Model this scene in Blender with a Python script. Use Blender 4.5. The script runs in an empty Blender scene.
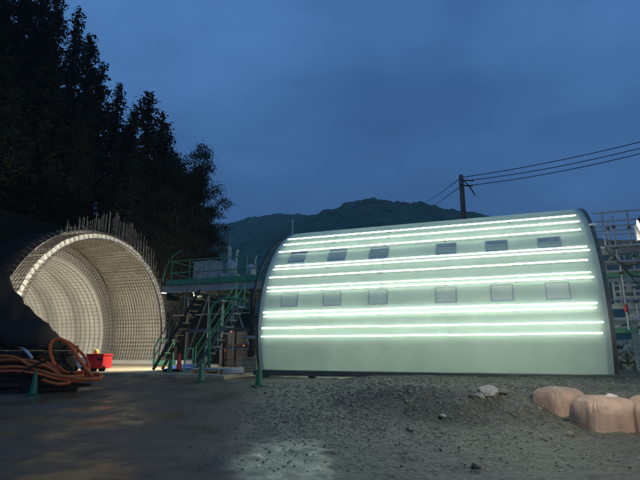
import bpy, bmesh, math, random
from mathutils import Vector, Matrix, noise
R = math.radians
sc = bpy.context.scene
COL = sc.collection

# ------------------------------------------------------------------ camera
CAMZ = 1.5
PITCH = R(12.54)
F = 495.73                      # focal length in pixels of a 640 wide picture
cam = bpy.data.cameras.new('camera'); camo = bpy.data.objects.new('camera', cam); COL.objects.link(camo)
cam.sensor_width = 36; cam.lens = 36 * F / 640; cam.clip_end = 6000; cam.clip_start = .1
camo.location = (0, 0, CAMZ); camo.rotation_euler = (R(90) + PITCH, 0, 0)
sc.camera = camo

# ------------------------------------------------------------------ world: overcast dusk
w = bpy.data.worlds.new('World'); sc.world = w; w.use_nodes = True
nt = w.node_tree; nt.nodes.clear()
def N(t, **k):
    n = nt.nodes.new(t)
    for a, b in k.items(): setattr(n, a, b)
    return n
SUN_EL, SUN_AZ = R(3), R(200)
sky = N('ShaderNodeTexSky', sky_type='NISHITA', sun_disc=False, sun_elevation=SUN_EL, sun_rotation=SUN_AZ,
        air_density=1.2, dust_density=.4, ozone_density=4.0)
tc = N('ShaderNodeTexCoord'); mp = N('ShaderNodeMapping'); mp.inputs['Scale'].default_value = (1, 1, 2.2); mp.inputs['Location'].default_value = (3.1, .7, .4)
nz = N('ShaderNodeTexNoise'); nz.inputs['Scale'].default_value = 1.35; nz.inputs['Detail'].default_value = 5; nz.inputs['Roughness'].default_value = .52
rp = N('ShaderNodeValToRGB')
rp.color_ramp.elements[0].position = .36; rp.color_ramp.elements[0].color = (.60, 1.68, 4.25, 1)
rp.color_ramp.elements[1].position = .66; rp.color_ramp.elements[1].color = (1.42, 3.75, 8.4, 1)
skm = N('ShaderNodeMix', data_type='RGBA', blend_type='MIX'); skm.inputs['Factor'].default_value = .85
bg = N('ShaderNodeBackground'); bg.inputs['Strength'].default_value = .1
wo = N('ShaderNodeOutputWorld')
L = nt.links.new
L(tc.outputs['Generated'], mp.inputs['Vector']); L(mp.outputs['Vector'], nz.inputs['Vector'])
L(nz.outputs['Fac'], rp.inputs['Fac'])
L(sky.outputs['Color'], skm.inputs['A']); L(rp.outputs['Color'], skm.inputs['B'])
L(skm.outputs['Result'], bg.inputs['Color']); L(bg.outputs['Background'], wo.inputs['Surface'])

# ------------------------------------------------------------------ last daylight, very weak and soft
sl = bpy.data.lights.new('sun', 'SUN'); sl.energy = .02; sl.angle = R(40); sl.color = (.75, .85, 1)
so = bpy.data.objects.new('sun', sl); COL.objects.link(so); so.rotation_euler = (R(50), 0, R(20))

sc.view_settings.view_transform = 'Standard'; sc.view_settings.look = 'None'
sc.view_settings.exposure = 0; sc.view_settings.gamma = 1; sc.view_settings.use_curve_mapping = False
sc.render.engine = 'CYCLES'
sc.cycles.use_denoising = True; sc.cycles.max_bounces = 6; sc.cycles.diffuse_bounces = 3; sc.cycles.glossy_bounces = 3
sc.cycles.transparent_max_bounces = 8; sc.cycles.sample_clamp_indirect = 4

# ================================================================== helpers
AZ = R(69.44)
O3 = Vector((10.545, 19.869, 0))
A3 = Vector((-math.sin(AZ), math.cos(AZ), 0))       # along the tunnel axis, towards the portal
V3 = Vector((math.cos(AZ), math.sin(AZ), 0))        # across it, away from the viewer
ROTZ = -(math.pi / 2 - AZ)                          # local x = -u, local y = v
RF, ZC = 4.841, 2.227                               # formwork radius, centre height
RP, ZP = 5.517, 2.337                               # rebar arch
UL = 12.0                                           # formwork length
UP, UD = 24.36, 28.98                               # face of the rebar cage, start of the finished lining
def P(u, v, z): return O3 + A3 * u + V3 * v + Vector((0, 0, z))
def uv_of(x, y):
    d = Vector((x, y, 0)) - O3
    return d.dot(A3), d.dot(V3)
def ray(px, py):
    c, s = math.cos(PITCH), math.sin(PITCH)
    x = (px - 320) / F; up = (240 - py) / F
    return Vector((x, c - up * s, s + up * c))
def at(px, py, D):
    r = ray(px, py); return Vector((0, 0, CAMZ)) + r * (D / r.y)
def ss(a, b, x):
    t = max(0., min(1., (x - a) / (b - a))); return t * t * (3 - 2 * t)
def nse(x, y, z=0, s=1., o=3):
    return noise.fractal(Vector((x * s, y * s, z)), 1.0, 2.0, o)
def gz(x, y, fine=True):
    """ground height"""
    u, v = uv_of(x, y)
    n = -(v + 4.8)
    t = ss(8.5, .8, n)
    h = .5 * t
    # gravel bank heaped in front of the right half of the form
    yf = 14.2 - 2.0 * ss(-.5, 4.2, x)
    if x > -3 and u > -9:
        h = max(h, (.66 + .03 * nse(x, y, 7., .8)) * ss(yf - 2.7 + .6 * ss(3., 5., x), yf, y + .35 * nse(x, y, 2., .7)) * ss(-2.2, 2.2, x))
        h = max(h, (.60 + .03 * nse(x, y, 7., .8)) * ss(5.5, 5.95, x) * ss(9.7, 10.2, y))
    if fine:
        k = ss(60, 25, math.hypot(x, y))
        rough = .25 + .75 * ss(-2.5, 1.5, x)
        h += k * .018 * math.sin((x * .85 + y * .35) * 5.2 + 1.5 * nse(x, y, 4., .35)) * ss(.35, .65, .5 + .6 * nse(x, y, 8., .3)) * ss(17, 12, y)
        h += k * rough * (.05 * nse(x, y, 3.1, .5) + .03 * nse(x, y, 1.7, 1.9) + .030 * nse(x, y, 9., 4.2))
    return h
def ground(px, py):
    r = ray(px, py); t = 3.
    while t < 60:
        p = Vector((0, 0, CAMZ)) + r * t
        if p.z <= gz(p.x, p.y): return p
        t += .04
    return p

def smooth(me, ang=None):
    for p in me.polygons: p.use_smooth = True

class MB:
    def __init__(s): s.v = []; s.f = []
    def add(s, vs, fs):
        b = len(s.v); s.v += [Vector(q) for q in vs]; s.f += [tuple(b + i for i in f) for f in fs]; return s
    def box(s, c, size, rz=0., rx=0., ry=0.):
        m = Matrix.Rotation(rz, 3, 'Z') @ Matrix.Rotation(ry, 3, 'Y') @ Matrix.Rotation(rx, 3, 'X'); h = Vector(size) / 2; c = Vector(c)
        vs = [c + m @ Vector((x * h.x, y * h.y, z * h.z)) for z in (-1, 1) for y in (-1, 1) for x in (-1, 1)]
        return s.add(vs, [(0, 2, 3, 1), (4, 5, 7, 6), (0, 1, 5, 4), (2, 6, 7, 3), (0, 4, 6, 2), (1, 3, 7, 5)])
    def bar(s, a, b, w_, h_):
        """rectangular beam from a to b, w_ sideways, h_ upwards"""
        a, b = Vector(a), Vector(b); d = (b - a).normalized()
        up = Vector((0, 0, 1)) if abs(d.z) < .95 else V3
        sd = d.cross(up).normalized(); up = sd.cross(d)
        q = [sd * (-w_ / 2) + up * (-h_ / 2), sd * (w_ / 2) + up * (-h_ / 2), sd * (w_ / 2) + up * (h_ / 2), sd * (-w_ / 2) + up * (h_ / 2)]
        return s.add([a + k for k in q] + [b + k for k in q], [(3, 2, 1, 0), (4, 5, 6, 7), (0, 1, 5, 4), (1, 2, 6, 5), (2, 3, 7, 6), (3, 0, 4, 7)])
    def ibeam(s, a, b, w_, h_, t=.03):
        a, b = Vector(a), Vector(b); d = (b - a).normalized()
        up = Vector((0, 0, 1)) if abs(d.z) < .95 else V3
        sd = d.cross(up).normalized(); up = sd.cross(d)
        s.bar(a, b, t, h_ - 2 * t - .004)
        for k in (-1, 1): s.bar(a + up * k * (h_ - t) / 2, b + up * k * (h_ - t) / 2, w_, t)
        return s
    def tube(s, pts, r, n=6, caps=True, closed=False):
        pts = [Vector(p) for p in pts]; m = len(pts); b = len(s.v); prev = None
        rr = r if isinstance(r, (list, tuple)) else [r] * m
        for i, p in enumerate(pts):
            if closed: d = (pts[(i + 1) % m] - pts[i - 1]).normalized()
            else: d = (pts[min(i + 1, m - 1)] - pts[max(i - 1, 0)]).normalized()
            if prev is None:
                x = d.orthogonal().normalized()
            else:
                x = (prev - d * prev.dot(d)).normalized()
            prev = x; y = d.cross(x)
            for k in range(n):
                a = 2 * math.pi * k / n; s.v.append(p + (x * math.cos(a) + y * math.sin(a)) * rr[i])
        for i in range(m if closed else m - 1):
            j = (i + 1) % m
            for k in range(n):
                s.f.append((b + i * n + k, b + i * n + (k + 1) % n, b + j * n + (k + 1) % n, b + j * n + k))
        if caps and not closed:
            s.f.append(tuple(b + k for k in reversed(range(n)))); s.f.append(tuple(b + (m - 1) * n + k for k in range(n)))
        return s
    def lathe(s, c, prof, n=16):
        """profile [(r,z)...] about the vertical through c"""
        c = Vector(c); b = len(s.v)
        for r, z in prof:
            for k in range(n):
                a = 2 * math.pi * k / n; s.v.append(c + Vector((r * math.cos(a), r * math.sin(a), z)))
        for i in range(len(prof) - 1):
            for k in range(n):
                s.f.append((b + i * n + k, b + i * n + (k + 1) % n, b + (i + 1) * n + (k + 1) % n, b + (i + 1) * n + k))
        s.f.append(tuple(b + k for k in reversed(range(n)))); s.f.append(tuple(b + (len(prof) - 1) * n + k for k in range(n)))
        return s
    def arcshell(s, u0, u1, r0, r1, zc, t0, t1, n=72):
        """thick arch between radii r0<r1 from angle t0 to t1, along u"""
        b = len(s.v)
        for i in range(n + 1):
            t = t0 + (t1 - t0) * i / n; c_, s_ = math.cos(t), math.sin(t)
            for u, r in ((u0, r0), (u0, r1), (u1, r1), (u1, r0)):
                s.v.append(P(u, r * c_, zc + r * s_))
        for i in range(n):
            for k in range(4):
                s.f.append((b + i * 4 + k, b + i * 4 + (k + 1) % 4, b + i * 4 + 4 + (k + 1) % 4, b + i * 4 + 4 + k))
        s.f.append((b, b + 3, b + 2, b + 1)); e = b + n * 4; s.f.append((e, e + 1, e + 2, e + 3))
        return s
    def build(s, name, mat, parent=None, smo=False, origin=None):
        if parent is not None: o0 = Vector(parent['_w']) if '_w' in parent else parent.location
        elif origin is not None: o0 = Vector(origin)
        else:
            o0 = Vector((sum(v.x for v in s.v) / len(s.v), sum(v.y for v in s.v) / len(s.v), min(v.z for v in s.v)))
        me = bpy.data.meshes.new(name)
        me.from_pydata([tuple(v - o0) for v in s.v], [], s.f); me.update()
        bm = bmesh.new(); bm.from_mesh(me); bmesh.ops.recalc_face_normals(bm, faces=bm.faces); bm.to_mesh(me); bm.free()
        if smo: smooth(me)
        o = bpy.data.objects.new(name, me); COL.objects.link(o)
        if mat: me.materials.append(mat)
        if parent is not None:
            o.parent = parent
            WPOS[o.name] = o0
        else: o.location = o0; WPOS[o.name] = o0
        return o
WPOS = {}
def sub(mb, name, mat, parent, smo=False):
    """sub-part: parent is a part whose local origin coincides with its thing"""
    o0 = WPOS[parent.name]
    me = bpy.data.meshes.new(name); me.from_pydata([tuple(v - o0) for v in mb.v], [], mb.f); me.update()
    bm = bmesh.new(); bm.from_mesh(me); bmesh.ops.recalc_face_normals(bm, faces=bm.faces); bm.to_mesh(me); bm.free()
    if smo: smooth(me)
    o = bpy.data.objects.new(name, me); COL.objects.link(o); me.materials.append(mat); o.parent = parent
    return o
def tag(o, label=None, cat=None, group=None, kind=None):
    if label: o['label'] = label
    if cat: o['category'] = cat
    if group: o['group'] = group
    if kind: o['kind'] = kind
    return o
def thing(name, label, cat, loc, group=None, rz=0):
    o = bpy.data.objects.new(name, None); COL.objects.link(o); o.location = loc; o.rotation_euler.z = rz
    o.empty_display_size = .3
    return tag(o, label, cat, group)
def copy_tree(o, loc, rz=0, scale=1., label=None, group=None):
    r = o.copy(); COL.objects.link(r); r.location = loc; r.rotation_euler.z = rz; r.scale = (scale,) * 3 if not isinstance(scale, tuple) else scale
    if label: r['label'] = label
    if group: r['group'] = group
    for c in list(o.children):
        k = c.copy(); COL.objects.link(k); k.parent = r
    return r

# ------------------------------------------------------------------ materials
def mat(name, col, rough=.6, metal=0., var=.25, scale=3., bump=.0, bscale=30., spec=.5, trans=0., vscale=None):
    m = bpy.data.materials.new(name); m.use_nodes = True; t = m.node_tree; b = t.nodes['Principled BSDF']
    b.inputs['Metallic'].default_value = metal; b.inputs['Specular IOR Level'].default_value = spec
    g = t.nodes.new('ShaderNodeNewGeometry') if False else t.nodes.new('ShaderNodeTexCoord')
    n = t.nodes.new('ShaderNodeTexNoise'); n.inputs['Scale'].default_value = scale; n.inputs['Detail'].default_value = 6; n.inputs['Roughness'].default_value = .62
    t.links.new(g.outputs['Object'], n.inputs['Vector'])
    if vscale:
        mpn = t.nodes.new('ShaderNodeMapping'); mpn.inputs['Scale'].default_value = vscale
        t.links.new(g.outputs['Object'], mpn.inputs['Vector']); t.links.new(mpn.outputs['Vector'], n.inputs['Vector'])
    r = t.nodes.new('ShaderNodeValToRGB'); r.color_ramp.elements[0].position = .3; r.color_ramp.elements[1].position = .7
    r.color_ramp.elements[0].color = tuple(c * (1 - var) for c in col) + (1,)
    r.color_ramp.elements[1].color = tuple(min(1, c * (1 + var)) for c in col) + (1,)
    t.links.new(n.outputs['Fac'], r.inputs['Fac']); t.links.new(r.outputs['Color'], b.inputs['Base Color'])
    mr = t.nodes.new('ShaderNodeMapRange'); mr.inputs['To Min'].default_value = max(.02, rough - .15); mr.inputs['To Max'].default_value = min(1, rough + .15)
    t.links.new(n.outputs['Fac'], mr.inputs['Value']); t.links.new(mr.outputs['Result'], b.inputs['Roughness'])
    if bump:
        n2 = t.nodes.new('ShaderNodeTexNoise'); n2.inputs['Scale'].default_value = bscale; n2.inputs['Detail'].default_value = 5
        t.links.new(g.outputs['Object'], n2.inputs['Vector'])
        bp = t.nodes.new('ShaderNodeBump'); bp.inputs['Strength'].default_value = bump; bp.inputs['Distance'].default_value = .02
        t.links.new(n2.outputs['Fac'], bp.inputs['Height']); t.links.new(bp.outputs['Normal'], b.inputs['Normal'])
    if trans: b.inputs['Transmission Weight'].default_value = trans
    return m
def emit(name, col, s):
    m = bpy.data.materials.new(name); m.use_nodes = True; b = m.node_tree.nodes['Principled BSDF']
    b.inputs['Base Color'].default_value = (.8, .8, .8, 1); b.inputs['Emission Color'].default_value = col + (1,); b.inputs['Emission Strength'].default_value = s
    return m
M = {}
M['shell'] = mat('pale_steel_added_glow', (.50, .60, .50), .42, var=.10, scale=1.1, bump=.10, bscale=2.5)
_t = M['shell'].node_tree; _b = _t.nodes['Principled BSDF']; _tr = _t.nodes.new('ShaderNodeBsdfTranslucent'); _tr.inputs['Color'].default_value = (.62, .72, .58, 1)  # translucency put into the steel skin so it glows evenly
_mx = _t.nodes.new('ShaderNodeMixShader'); _mx.inputs[0].default_value = .30
_n = _t.nodes.new('ShaderNodeTexNoise'); _n.inputs['Scale'].default_value = .55; _n.inputs['Detail'].default_value = 7; _n.inputs['Roughness'].default_value = .65
_c = _t.nodes.new('ShaderNodeTexCoord'); _t.links.new(_c.outputs['Object'], _n.inputs['Vector'])
_r = _t.nodes.new('ShaderNodeMapRange'); _r.inputs['From Min'].default_value = .25; _r.inputs['From Max'].default_value = .75; _r.inputs['To Min'].default_value = .22; _r.inputs['To Max'].default_value = .38
_t.links.new(_n.outputs['Fac'], _r.inputs['Value']); _t.links.new(_r.outputs['Result'], _mx.inputs[0])
_t.links.new(_b.outputs[0], _mx.inputs[1]); _t.links.new(_tr.outputs[0], _mx.inputs[2]); _t.links.new(_mx.outputs[0], _t.nodes['Material Output'].inputs['Surface'])
M['window'] = mat('window_pane', (.24, .32, .33), .2, var=.15, scale=3)
M['wframe'] = mat('window_frame_paint', (.42, .46, .43), .45, var=.1)
M['hatch'] = mat('hatch_plate', (.64, .72, .56), .55, var=.08)
M['led'] = emit('led_tube', (.84, 1.0, .90), 8.0)
M['added_inner_led'] = emit('added_inner_tube', (.86, 1.0, .88), 14.)  # added unseen lamps that make the skin glow
M['clip'] = mat('grey_clip', (.35, .38, .36), .5)
M['rim'] = mat('dark_green_grey_steel', (.05, .07, .06), .45, var=.3)
M['steel'] = mat('grey_steel', (.16, .18, .17), .45, metal=.5, var=.35, scale=5)
M['lsteel'] = mat('light_grey_steel', (.34, .37, .35), .45, metal=.2, var=.25, scale=5)
M['dsteel'] = mat('dark_steel', (.04, .042, .045), .45, metal=.3, var=.35, scale=5)
M['green'] = mat('green_paint', (.045, .22, .13), .45, var=.25, scale=4)
M['lgreen'] = mat('light_green_paint', (.14, .50, .25), .45, var=.2, scale=4)
M['galv'] = mat('galvanised_pipe', (.36, .38, .38), .35, metal=.6, var=.2, scale=9)
M['rebar'] = mat('rebar_steel', (.12, .10, .075), .6, metal=.15, var=.3, scale=4)
M['rebar_tip'] = mat('rebar_grey', (.27, .25, .20), .6, metal=.1, var=.3, scale=4)
M['sheet'] = mat('pale_form_ply', (.58, .55, .47), .7, var=.18, scale=1.2)
M['stop'] = mat('stop_end_board', (.62, .59, .50), .7, var=.3, scale=7)
M['concrete'] = mat('lining_concrete', (.44, .425, .38), .6, var=.14, scale=.7, bump=.1, bscale=8)
M['slab'] = mat('sandy_slab', (.38, .31, .19), .8, var=.3, scale=1.5, bump=.3, bscale=9)
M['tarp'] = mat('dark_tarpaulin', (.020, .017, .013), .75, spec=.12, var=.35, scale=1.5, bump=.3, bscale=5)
M['timber'] = mat('dark_wet_timber', (.04, .031, .022), .75, spec=.2, var=.4, scale=4)
M['hose'] = mat('orange_hose', (.70, .12, .025), .55, spec=.3, var=.25, scale=6)
M['hose2'] = mat('brown_orange_hose', (.58, .13, .03), .6, spec=.3, var=.3, scale=6)
M['pipe'] = mat('grey_plastic_pipe', (.45, .46, .44), .4, var=.12)
M['red'] = mat('red_enamel', (.62, .035, .04), .35, var=.2, scale=5)
M['white'] = mat('white_enamel', (.78, .77, .72), .45, var=.15, scale=5)
M['cone_g'] = mat('green_cone_plastic', (.012, .11, .042), .45, var=.2)
M['cone_r'] = mat('red_cone_plastic', (.68, .05, .03), .45, var=.2)
M['cone_o'] = mat('orange_cone_plastic', (.70, .16, .03), .45, var=.2)
M['rubber'] = mat('black_rubber', (.02, .018, .016), .8, spec=.15)
M['band'] = mat('reflective_band', (.6, .62, .6), .3)
M['blue'] = mat('blue_sheet', (.03, .10, .42), .5, var=.3, scale=4)
M['bag'] = mat('sandbag_weave', (.33, .225, .155), .75, var=.28, scale=3, bump=.5, bscale=22)
M['bagtie'] = mat('pale_bag_neck', (.42, .39, .34), .7, var=.15, bump=.3, bscale=30)
M['stone'] = mat('grey_green_stone', (.13, .13, .085), .7, var=.6, scale=7, bump=.4, bscale=22)
M['pstone'] = mat('pale_stone', (.27, .27, .23), .7, var=.3, scale=6, bump=.4, bscale=22)
M['bark'] = mat('cedar_bark', (.075, .052, .038), .9, var=.4, scale=6)
M['leaf'] = mat('cedar_foliage', (.017, .025, .013), .95, var=.45, scale=.8, spec=.15)
M['leaf2'] = mat('broadleaf_foliage', (.012, .018, .008), .95, var=.45, scale=.8, spec=.15)
M['hill'] = mat('slope_earth', (.026, .026, .017), 1., var=.4, scale=.3, spec=.0)
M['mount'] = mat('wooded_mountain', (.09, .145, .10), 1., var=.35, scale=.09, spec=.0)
M['polec'] = mat('weathered_pole', (.11, .105, .10), .8, var=.25)
M['wire'] = mat('black_cable', (.012, .012, .014), .5)
M['rust'] = mat('dark_red_oxide', (.02, .006, .005), .6, var=.35, scale=3)
M['tan'] = mat('tan_wood', (.44, .32, .18), .7, var=.25, scale=5)
M['block'] = mat('dark_mesh_panel', (.10, .12, .11), .6, var=.3, scale=5)
M['yellow'] = mat('yellow_plastic', (.62, .47, .06), .4)
M['lamp_cool'] = emit('flood_cool', (1.0, .95, .84), 800.)
M['lamp_warm'] = emit('lamp_warm', (1.0, .93, .78), 1300.)
M['batten'] = emit('batten_tube', (1.0, .94, .80), 190.)
M['lamp_red'] = emit('lamp_red', (1.0, .06, .02), .5)

def ground_mat():
    m = bpy.data.materials.new('yard_ground'); m.use_nodes = True; t = m.node_tree; b = t.nodes['Principled BSDF']
    def n(ty, **k):
        x = t.nodes.new(ty)
        for a, c in k.items(): setattr(x, a, c)
        return x
    tcn = n('ShaderNodeTexCoord'); co = tcn.outputs['Object']
    def noi(s, d=6, r=.6):
        x = n('ShaderNodeTexNoise'); x.inputs['Scale'].default_value = s; x.inputs['Detail'].default_value = d; x.inputs['Roughness'].default_value = r
        t.links.new(co, x.inputs['Vector']); return x.outputs['Fac']
    def ramp(f, p0, c0, p1, c1):
        x = n('ShaderNodeValToRGB'); e = x.color_ramp.elements
        e[0].position = p0; e[0].color = c0 + (1,); e[1].position = p1; e[1].color = c1 + (1,)
        t.links.new(f, x.inputs['Fac']); return x.outputs['Color']
    def math_(op, a, bb):
        x = n('ShaderNodeMath', operation=op)
        for i, q in enumerate((a, bb)):
            if isinstance(q, (int, float)): x.inputs[i].default_value = q
            else: t.links.new(q, x.inputs[i])
        return x.outputs[0]
    def mix(f, a, bb):
        x = n('ShaderNodeMix', data_type='RGBA')
        if isinstance(f, float): x.inputs['Factor'].default_value = f
        else: t.links.new(f, x.inputs['Factor'])
        t.links.new(a, x.inputs['A']); t.links.new(bb, x.inputs['B']); return x.outputs['Result']
    sx = n('ShaderNodeSeparateXYZ'); t.links.new(co, sx.inputs[0]); X, Y = sx.outputs['X'], sx.outputs['Y']
    big = noi(.55, 4); mid = noi(2.2); fine = noi(14., 8, .7); peb = n('ShaderNodeTexVoronoi'); peb.inputs['Scale'].default_value = 11.; t.links.new(co, peb.inputs['Vector'])
    # boundary asphalt / crushed stone: x + .12*(y-7) + wobble > -1
    e1 = math_('ADD', X, math_('MULTIPLY', math_('SUBTRACT', Y, 7.), .10))
    e1 = math_('ADD', e1, math_('MULTIPLY', math_('SUBTRACT', big, .5), 3.2))
    e1 = math_('ADD', e1, math_('MULTIPLY', math_('SUBTRACT', mid, .5), .9))
    g = n('ShaderNodeMapRange', interpolation_type='SMOOTHSTEP'); g.inputs['From Min'].default_value = -1.35; g.inputs['From Max'].default_value = -.75
    t.links.new(e1, g.inputs['Value']); gf = g.outputs['Result']
    asph = ramp(mid, .3, (.080, .053, .027), .72, (.160, .105, .054))
    grav = ramp(fine, .3, (.026, .027, .016), .72, (.140, .138, .085))
    pebc = ramp(peb.outputs['Distance'], .0, (.15, .148, .09), .6, (.022, .022, .014))
    grav = mix(.45, grav, pebc)
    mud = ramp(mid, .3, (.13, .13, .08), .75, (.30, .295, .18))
    # smooth wet mud patch, painted paler to carry part of its sheen
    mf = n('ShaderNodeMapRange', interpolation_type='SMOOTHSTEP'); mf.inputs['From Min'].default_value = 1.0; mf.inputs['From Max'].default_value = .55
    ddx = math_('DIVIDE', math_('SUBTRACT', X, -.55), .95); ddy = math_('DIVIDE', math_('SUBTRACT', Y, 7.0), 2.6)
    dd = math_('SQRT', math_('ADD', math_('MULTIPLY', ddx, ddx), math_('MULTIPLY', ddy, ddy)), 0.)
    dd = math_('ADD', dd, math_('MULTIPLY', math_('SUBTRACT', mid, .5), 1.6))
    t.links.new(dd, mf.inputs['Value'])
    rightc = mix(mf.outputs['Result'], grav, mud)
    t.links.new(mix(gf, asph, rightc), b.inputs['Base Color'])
    wet = ramp(big, .44, (.62, .62, .62), .60, (.24, .24, .24))
    wetr = mix(mf.outputs['Result'], ramp(fine, .3, (.75,) * 3, .7, (.5,) * 3), ramp(mid, .38, (.55,) * 3, .58, (.17,) * 3))
    t.links.new(mix(gf, wet, wetr), b.inputs['Roughness'])
    hgt = math_('ADD', math_('MULTIPLY', fine, .5), math_('MULTIPLY', peb.outputs['Distance'], -.35))
    bp = n('ShaderNodeBump'); bp.inputs['Distance'].default_value = .035
    t.links.new(math_('ADD', math_('MULTIPLY', gf, .78), .22), bp.inputs['Strength']); t.links.new(hgt, bp.inputs['Height']); t.links.new(bp.outputs['Normal'], b.inputs['Normal'])
    return m
M['ground'] = ground_mat()

# ================================================================== the setting
def spaced(lo, hi, f0, f1, fine, grow):
    a = []; x = f0
    while x <= f1: a.append(x); x += fine
    s = fine; x = a[-1]
    while x < hi: s *= grow; x += s; a.append(x)
    s = fine; x = a[0]; left = []
    while x > lo: s *= grow; x -= s; left.append(x)
    return left[::-1] + a
def grid(name, xs, ys, zf, m, keep=None, smo=True):
    vs = [(x, y, zf(x, y)) for y in ys for x in xs]; nx = len(xs); fs = []
    for j in range(len(ys) - 1):
        for i in range(nx - 1):
            if keep and not keep((xs[i] + xs[i + 1]) / 2, (ys[j] + ys[j + 1]) / 2): continue
            fs.append((j * nx + i, j * nx + i + 1, (j + 1) * nx + i + 1, (j + 1) * nx + i))
    me = bpy.data.meshes.new(name); me.from_pydata(vs, [], fs); me.update()
    if smo: smooth(me)
    o = bpy.data.objects.new(name, me); COL.objects.link(o); me.materials.append(m); return o
xs = spaced(-2500, 2500, -13, 13, .11, 1.18); ys = spaced(-2000, 3000, 5.5, 19, .11, 1.18)
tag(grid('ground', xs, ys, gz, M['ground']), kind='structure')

# hillside to the left and behind the portal
HB = P(29.3, 0, 0); HD = Vector((-math.sin(R(57)), math.cos(R(57)), 0))
def hz(x, y):
    e = (Vector((x, y, 0)) - HB).dot(HD)
    q = (Vector((x, y, 0)) - HB).dot(Vector((HD.y, -HD.x, 0)))     # along the foot of the slope, + to the right
    h = -1.0 + max(0, e + 3.2) * .86 * (1 - .45 * ss(12, 34, q))
    h = min(h, 62 + .1 * h)
    if q > 4: h = min(h, 6.2 + 60 * (1 - ss(4, 17, q)))
    h += 1.4 * nse(x, y, 2., .07) + .35 * nse(x, y, 5., .35)
    u, v = uv_of(x, y)
    if u > 28.8 and abs(v) < 7.5: h = max(h, 8.6 + .25 * nse(x, y, 4., .4))
    if u < 29.2 and v < 7: h = min(h, -2 if abs(v) < 9 else .2 + max(0, -v - 9) * (.4 + 2.4 * ss(19, 29, u)))
    return h
def hkeep(x, y):
    u, v = uv_of(x, y); return not (u < 30.2 and -9.2 < v < 8.2)
hs = spaced(-150, 30, -48, 4, .7, 1.2); hy = spaced(10, 220, 18, 62, .7, 1.2)
tag(grid('hillside', hs, hy, hz, M['hill'], hkeep), kind='structure')

# wooded mountains far behind
def mountain(name, D, depth, prof, seed, amp):
    def ridge(x):
        px = 320 + x / D * F * 1.03
        if px <= prof[0][0]: py = prof[0][1] + (prof[0][0] - px) * .05
        elif px >= prof[-1][0]: py = prof[-1][1] + (px - prof[-1][0]) * .03
        else:
            for (a, b), (c, d) in zip(prof, prof[1:]):
                if a <= px <= c: py = b + (d - b) * ss(a, c, px) * .5 + (d - b) * (px - a) / (c - a) * .5; break
        r = ray(px, py); return CAMZ + r.z / r.y * D
    def z(x, y):
        t = (y - D) / depth
        k = 1 - abs(t) ** 1.25 if abs(t) < 1 else 0
        h = max(-4, ridge(x) * k)
        return h + amp * k * (nse(x, y, seed, .9 / amp / 7) * .6 + nse(x, y, seed + 3, 2.2 / amp / 3, 4) * .55) + 1.5 * k * abs(nse(x, y, seed + 9, .16, 2)) - 3
    n = 420
    xs_ = [-D * 1.1 + 2.2 * D * i / n for i in range(n + 1)]
    ys_ = [D - depth + 2 * depth * i / 110 for i in range(111)]
    tag(grid(name, xs_, ys_, z, M['mount']), kind='structure')
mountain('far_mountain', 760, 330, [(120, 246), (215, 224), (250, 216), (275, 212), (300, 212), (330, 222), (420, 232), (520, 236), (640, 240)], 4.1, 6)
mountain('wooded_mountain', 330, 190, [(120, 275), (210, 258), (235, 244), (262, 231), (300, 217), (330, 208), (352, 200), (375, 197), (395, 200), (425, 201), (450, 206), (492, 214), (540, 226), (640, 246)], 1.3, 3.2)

# sandy slab between formwork and portal
slab = MB()
su = [12.6 + i * (16.3 / 20) for i in range(21)]
top = []; rnd = random.Random(5)
for i in range(20):
    pass
edge = [(u, -6.1 + .35 * nse(u, 2., 0, .6)) for u in su]
vs = [P(u, v, .62) for u, v in edge] + [P(u, 6.4, .62) for u in su] + [P(u, v, .2) for u, v in edge] + [P(u, 6.4, .2) for u in su]
n_ = len(su); fs = []
for i in range(n_ - 1):
    fs += [(i, i + 1, n_ + i + 1, n_ + i), (2 * n_ + i, 2 * n_ + i + 1, i + 1, i), (n_ + i, n_ + i + 1, 3 * n_ + i + 1, 3 * n_ + i)]
fs += [(0, n_, 3 * n_, 2 * n_), (n_ - 1, 2 * n_ - 1, 4 * n_ - 1, 3 * n_ - 1)]
slab.add(vs, fs); tag(slab.build('work_floor', M['slab'], origin=P(20, 0, .2)), kind='structure')

# ================================================================== formwork
form = thing('tunnel_formwork', 'large pale green arched steel tunnel formwork hung with glowing light tubes', 'formwork', P(6, 0, .5))
T0, T1 = R(-17.4), R(197.4)
skin = MB(); nn = 120
for uu in (0., 3., 6., 9., UL):
    for i in range(nn + 1):
        t = T0 + (T1 - T0) * i / nn; skin.v.append(P(uu, RF * math.cos(t), ZC + RF * math.sin(t)))
for j in range(4):
    for i in range(nn):
        a = j * (nn + 1) + i; skin.f.append((a, a + 1, a + nn + 2, a + nn + 1))
skin.build('shell', M['shell'], form, True)
MB().arcshell(-.13, -.002, RF - .32, RF + .012, ZC, T0, T1, 90).build('end_rim', M['rim'], form, False)
MB().arcshell(UL + .002, UL + .10, RF - .30, RF + .010, ZC, T0, T1, 90).build('end_rim', M['rim'], form, False)
for sgn in (-1, 1):
    MB().bar(P(-.25, sgn * 4.60, .665), P(UL + .25, sgn * 4.60, .665), .20, .19).build('base_beam', M['rim'], form)
    for k in range(7):
        u = .2 + k * 1.93
        MB().box(P(u, sgn * 4.58, .49), (.22, .22, .16), ROTZ).build('screw_jack', M['dsteel'], form)
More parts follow.
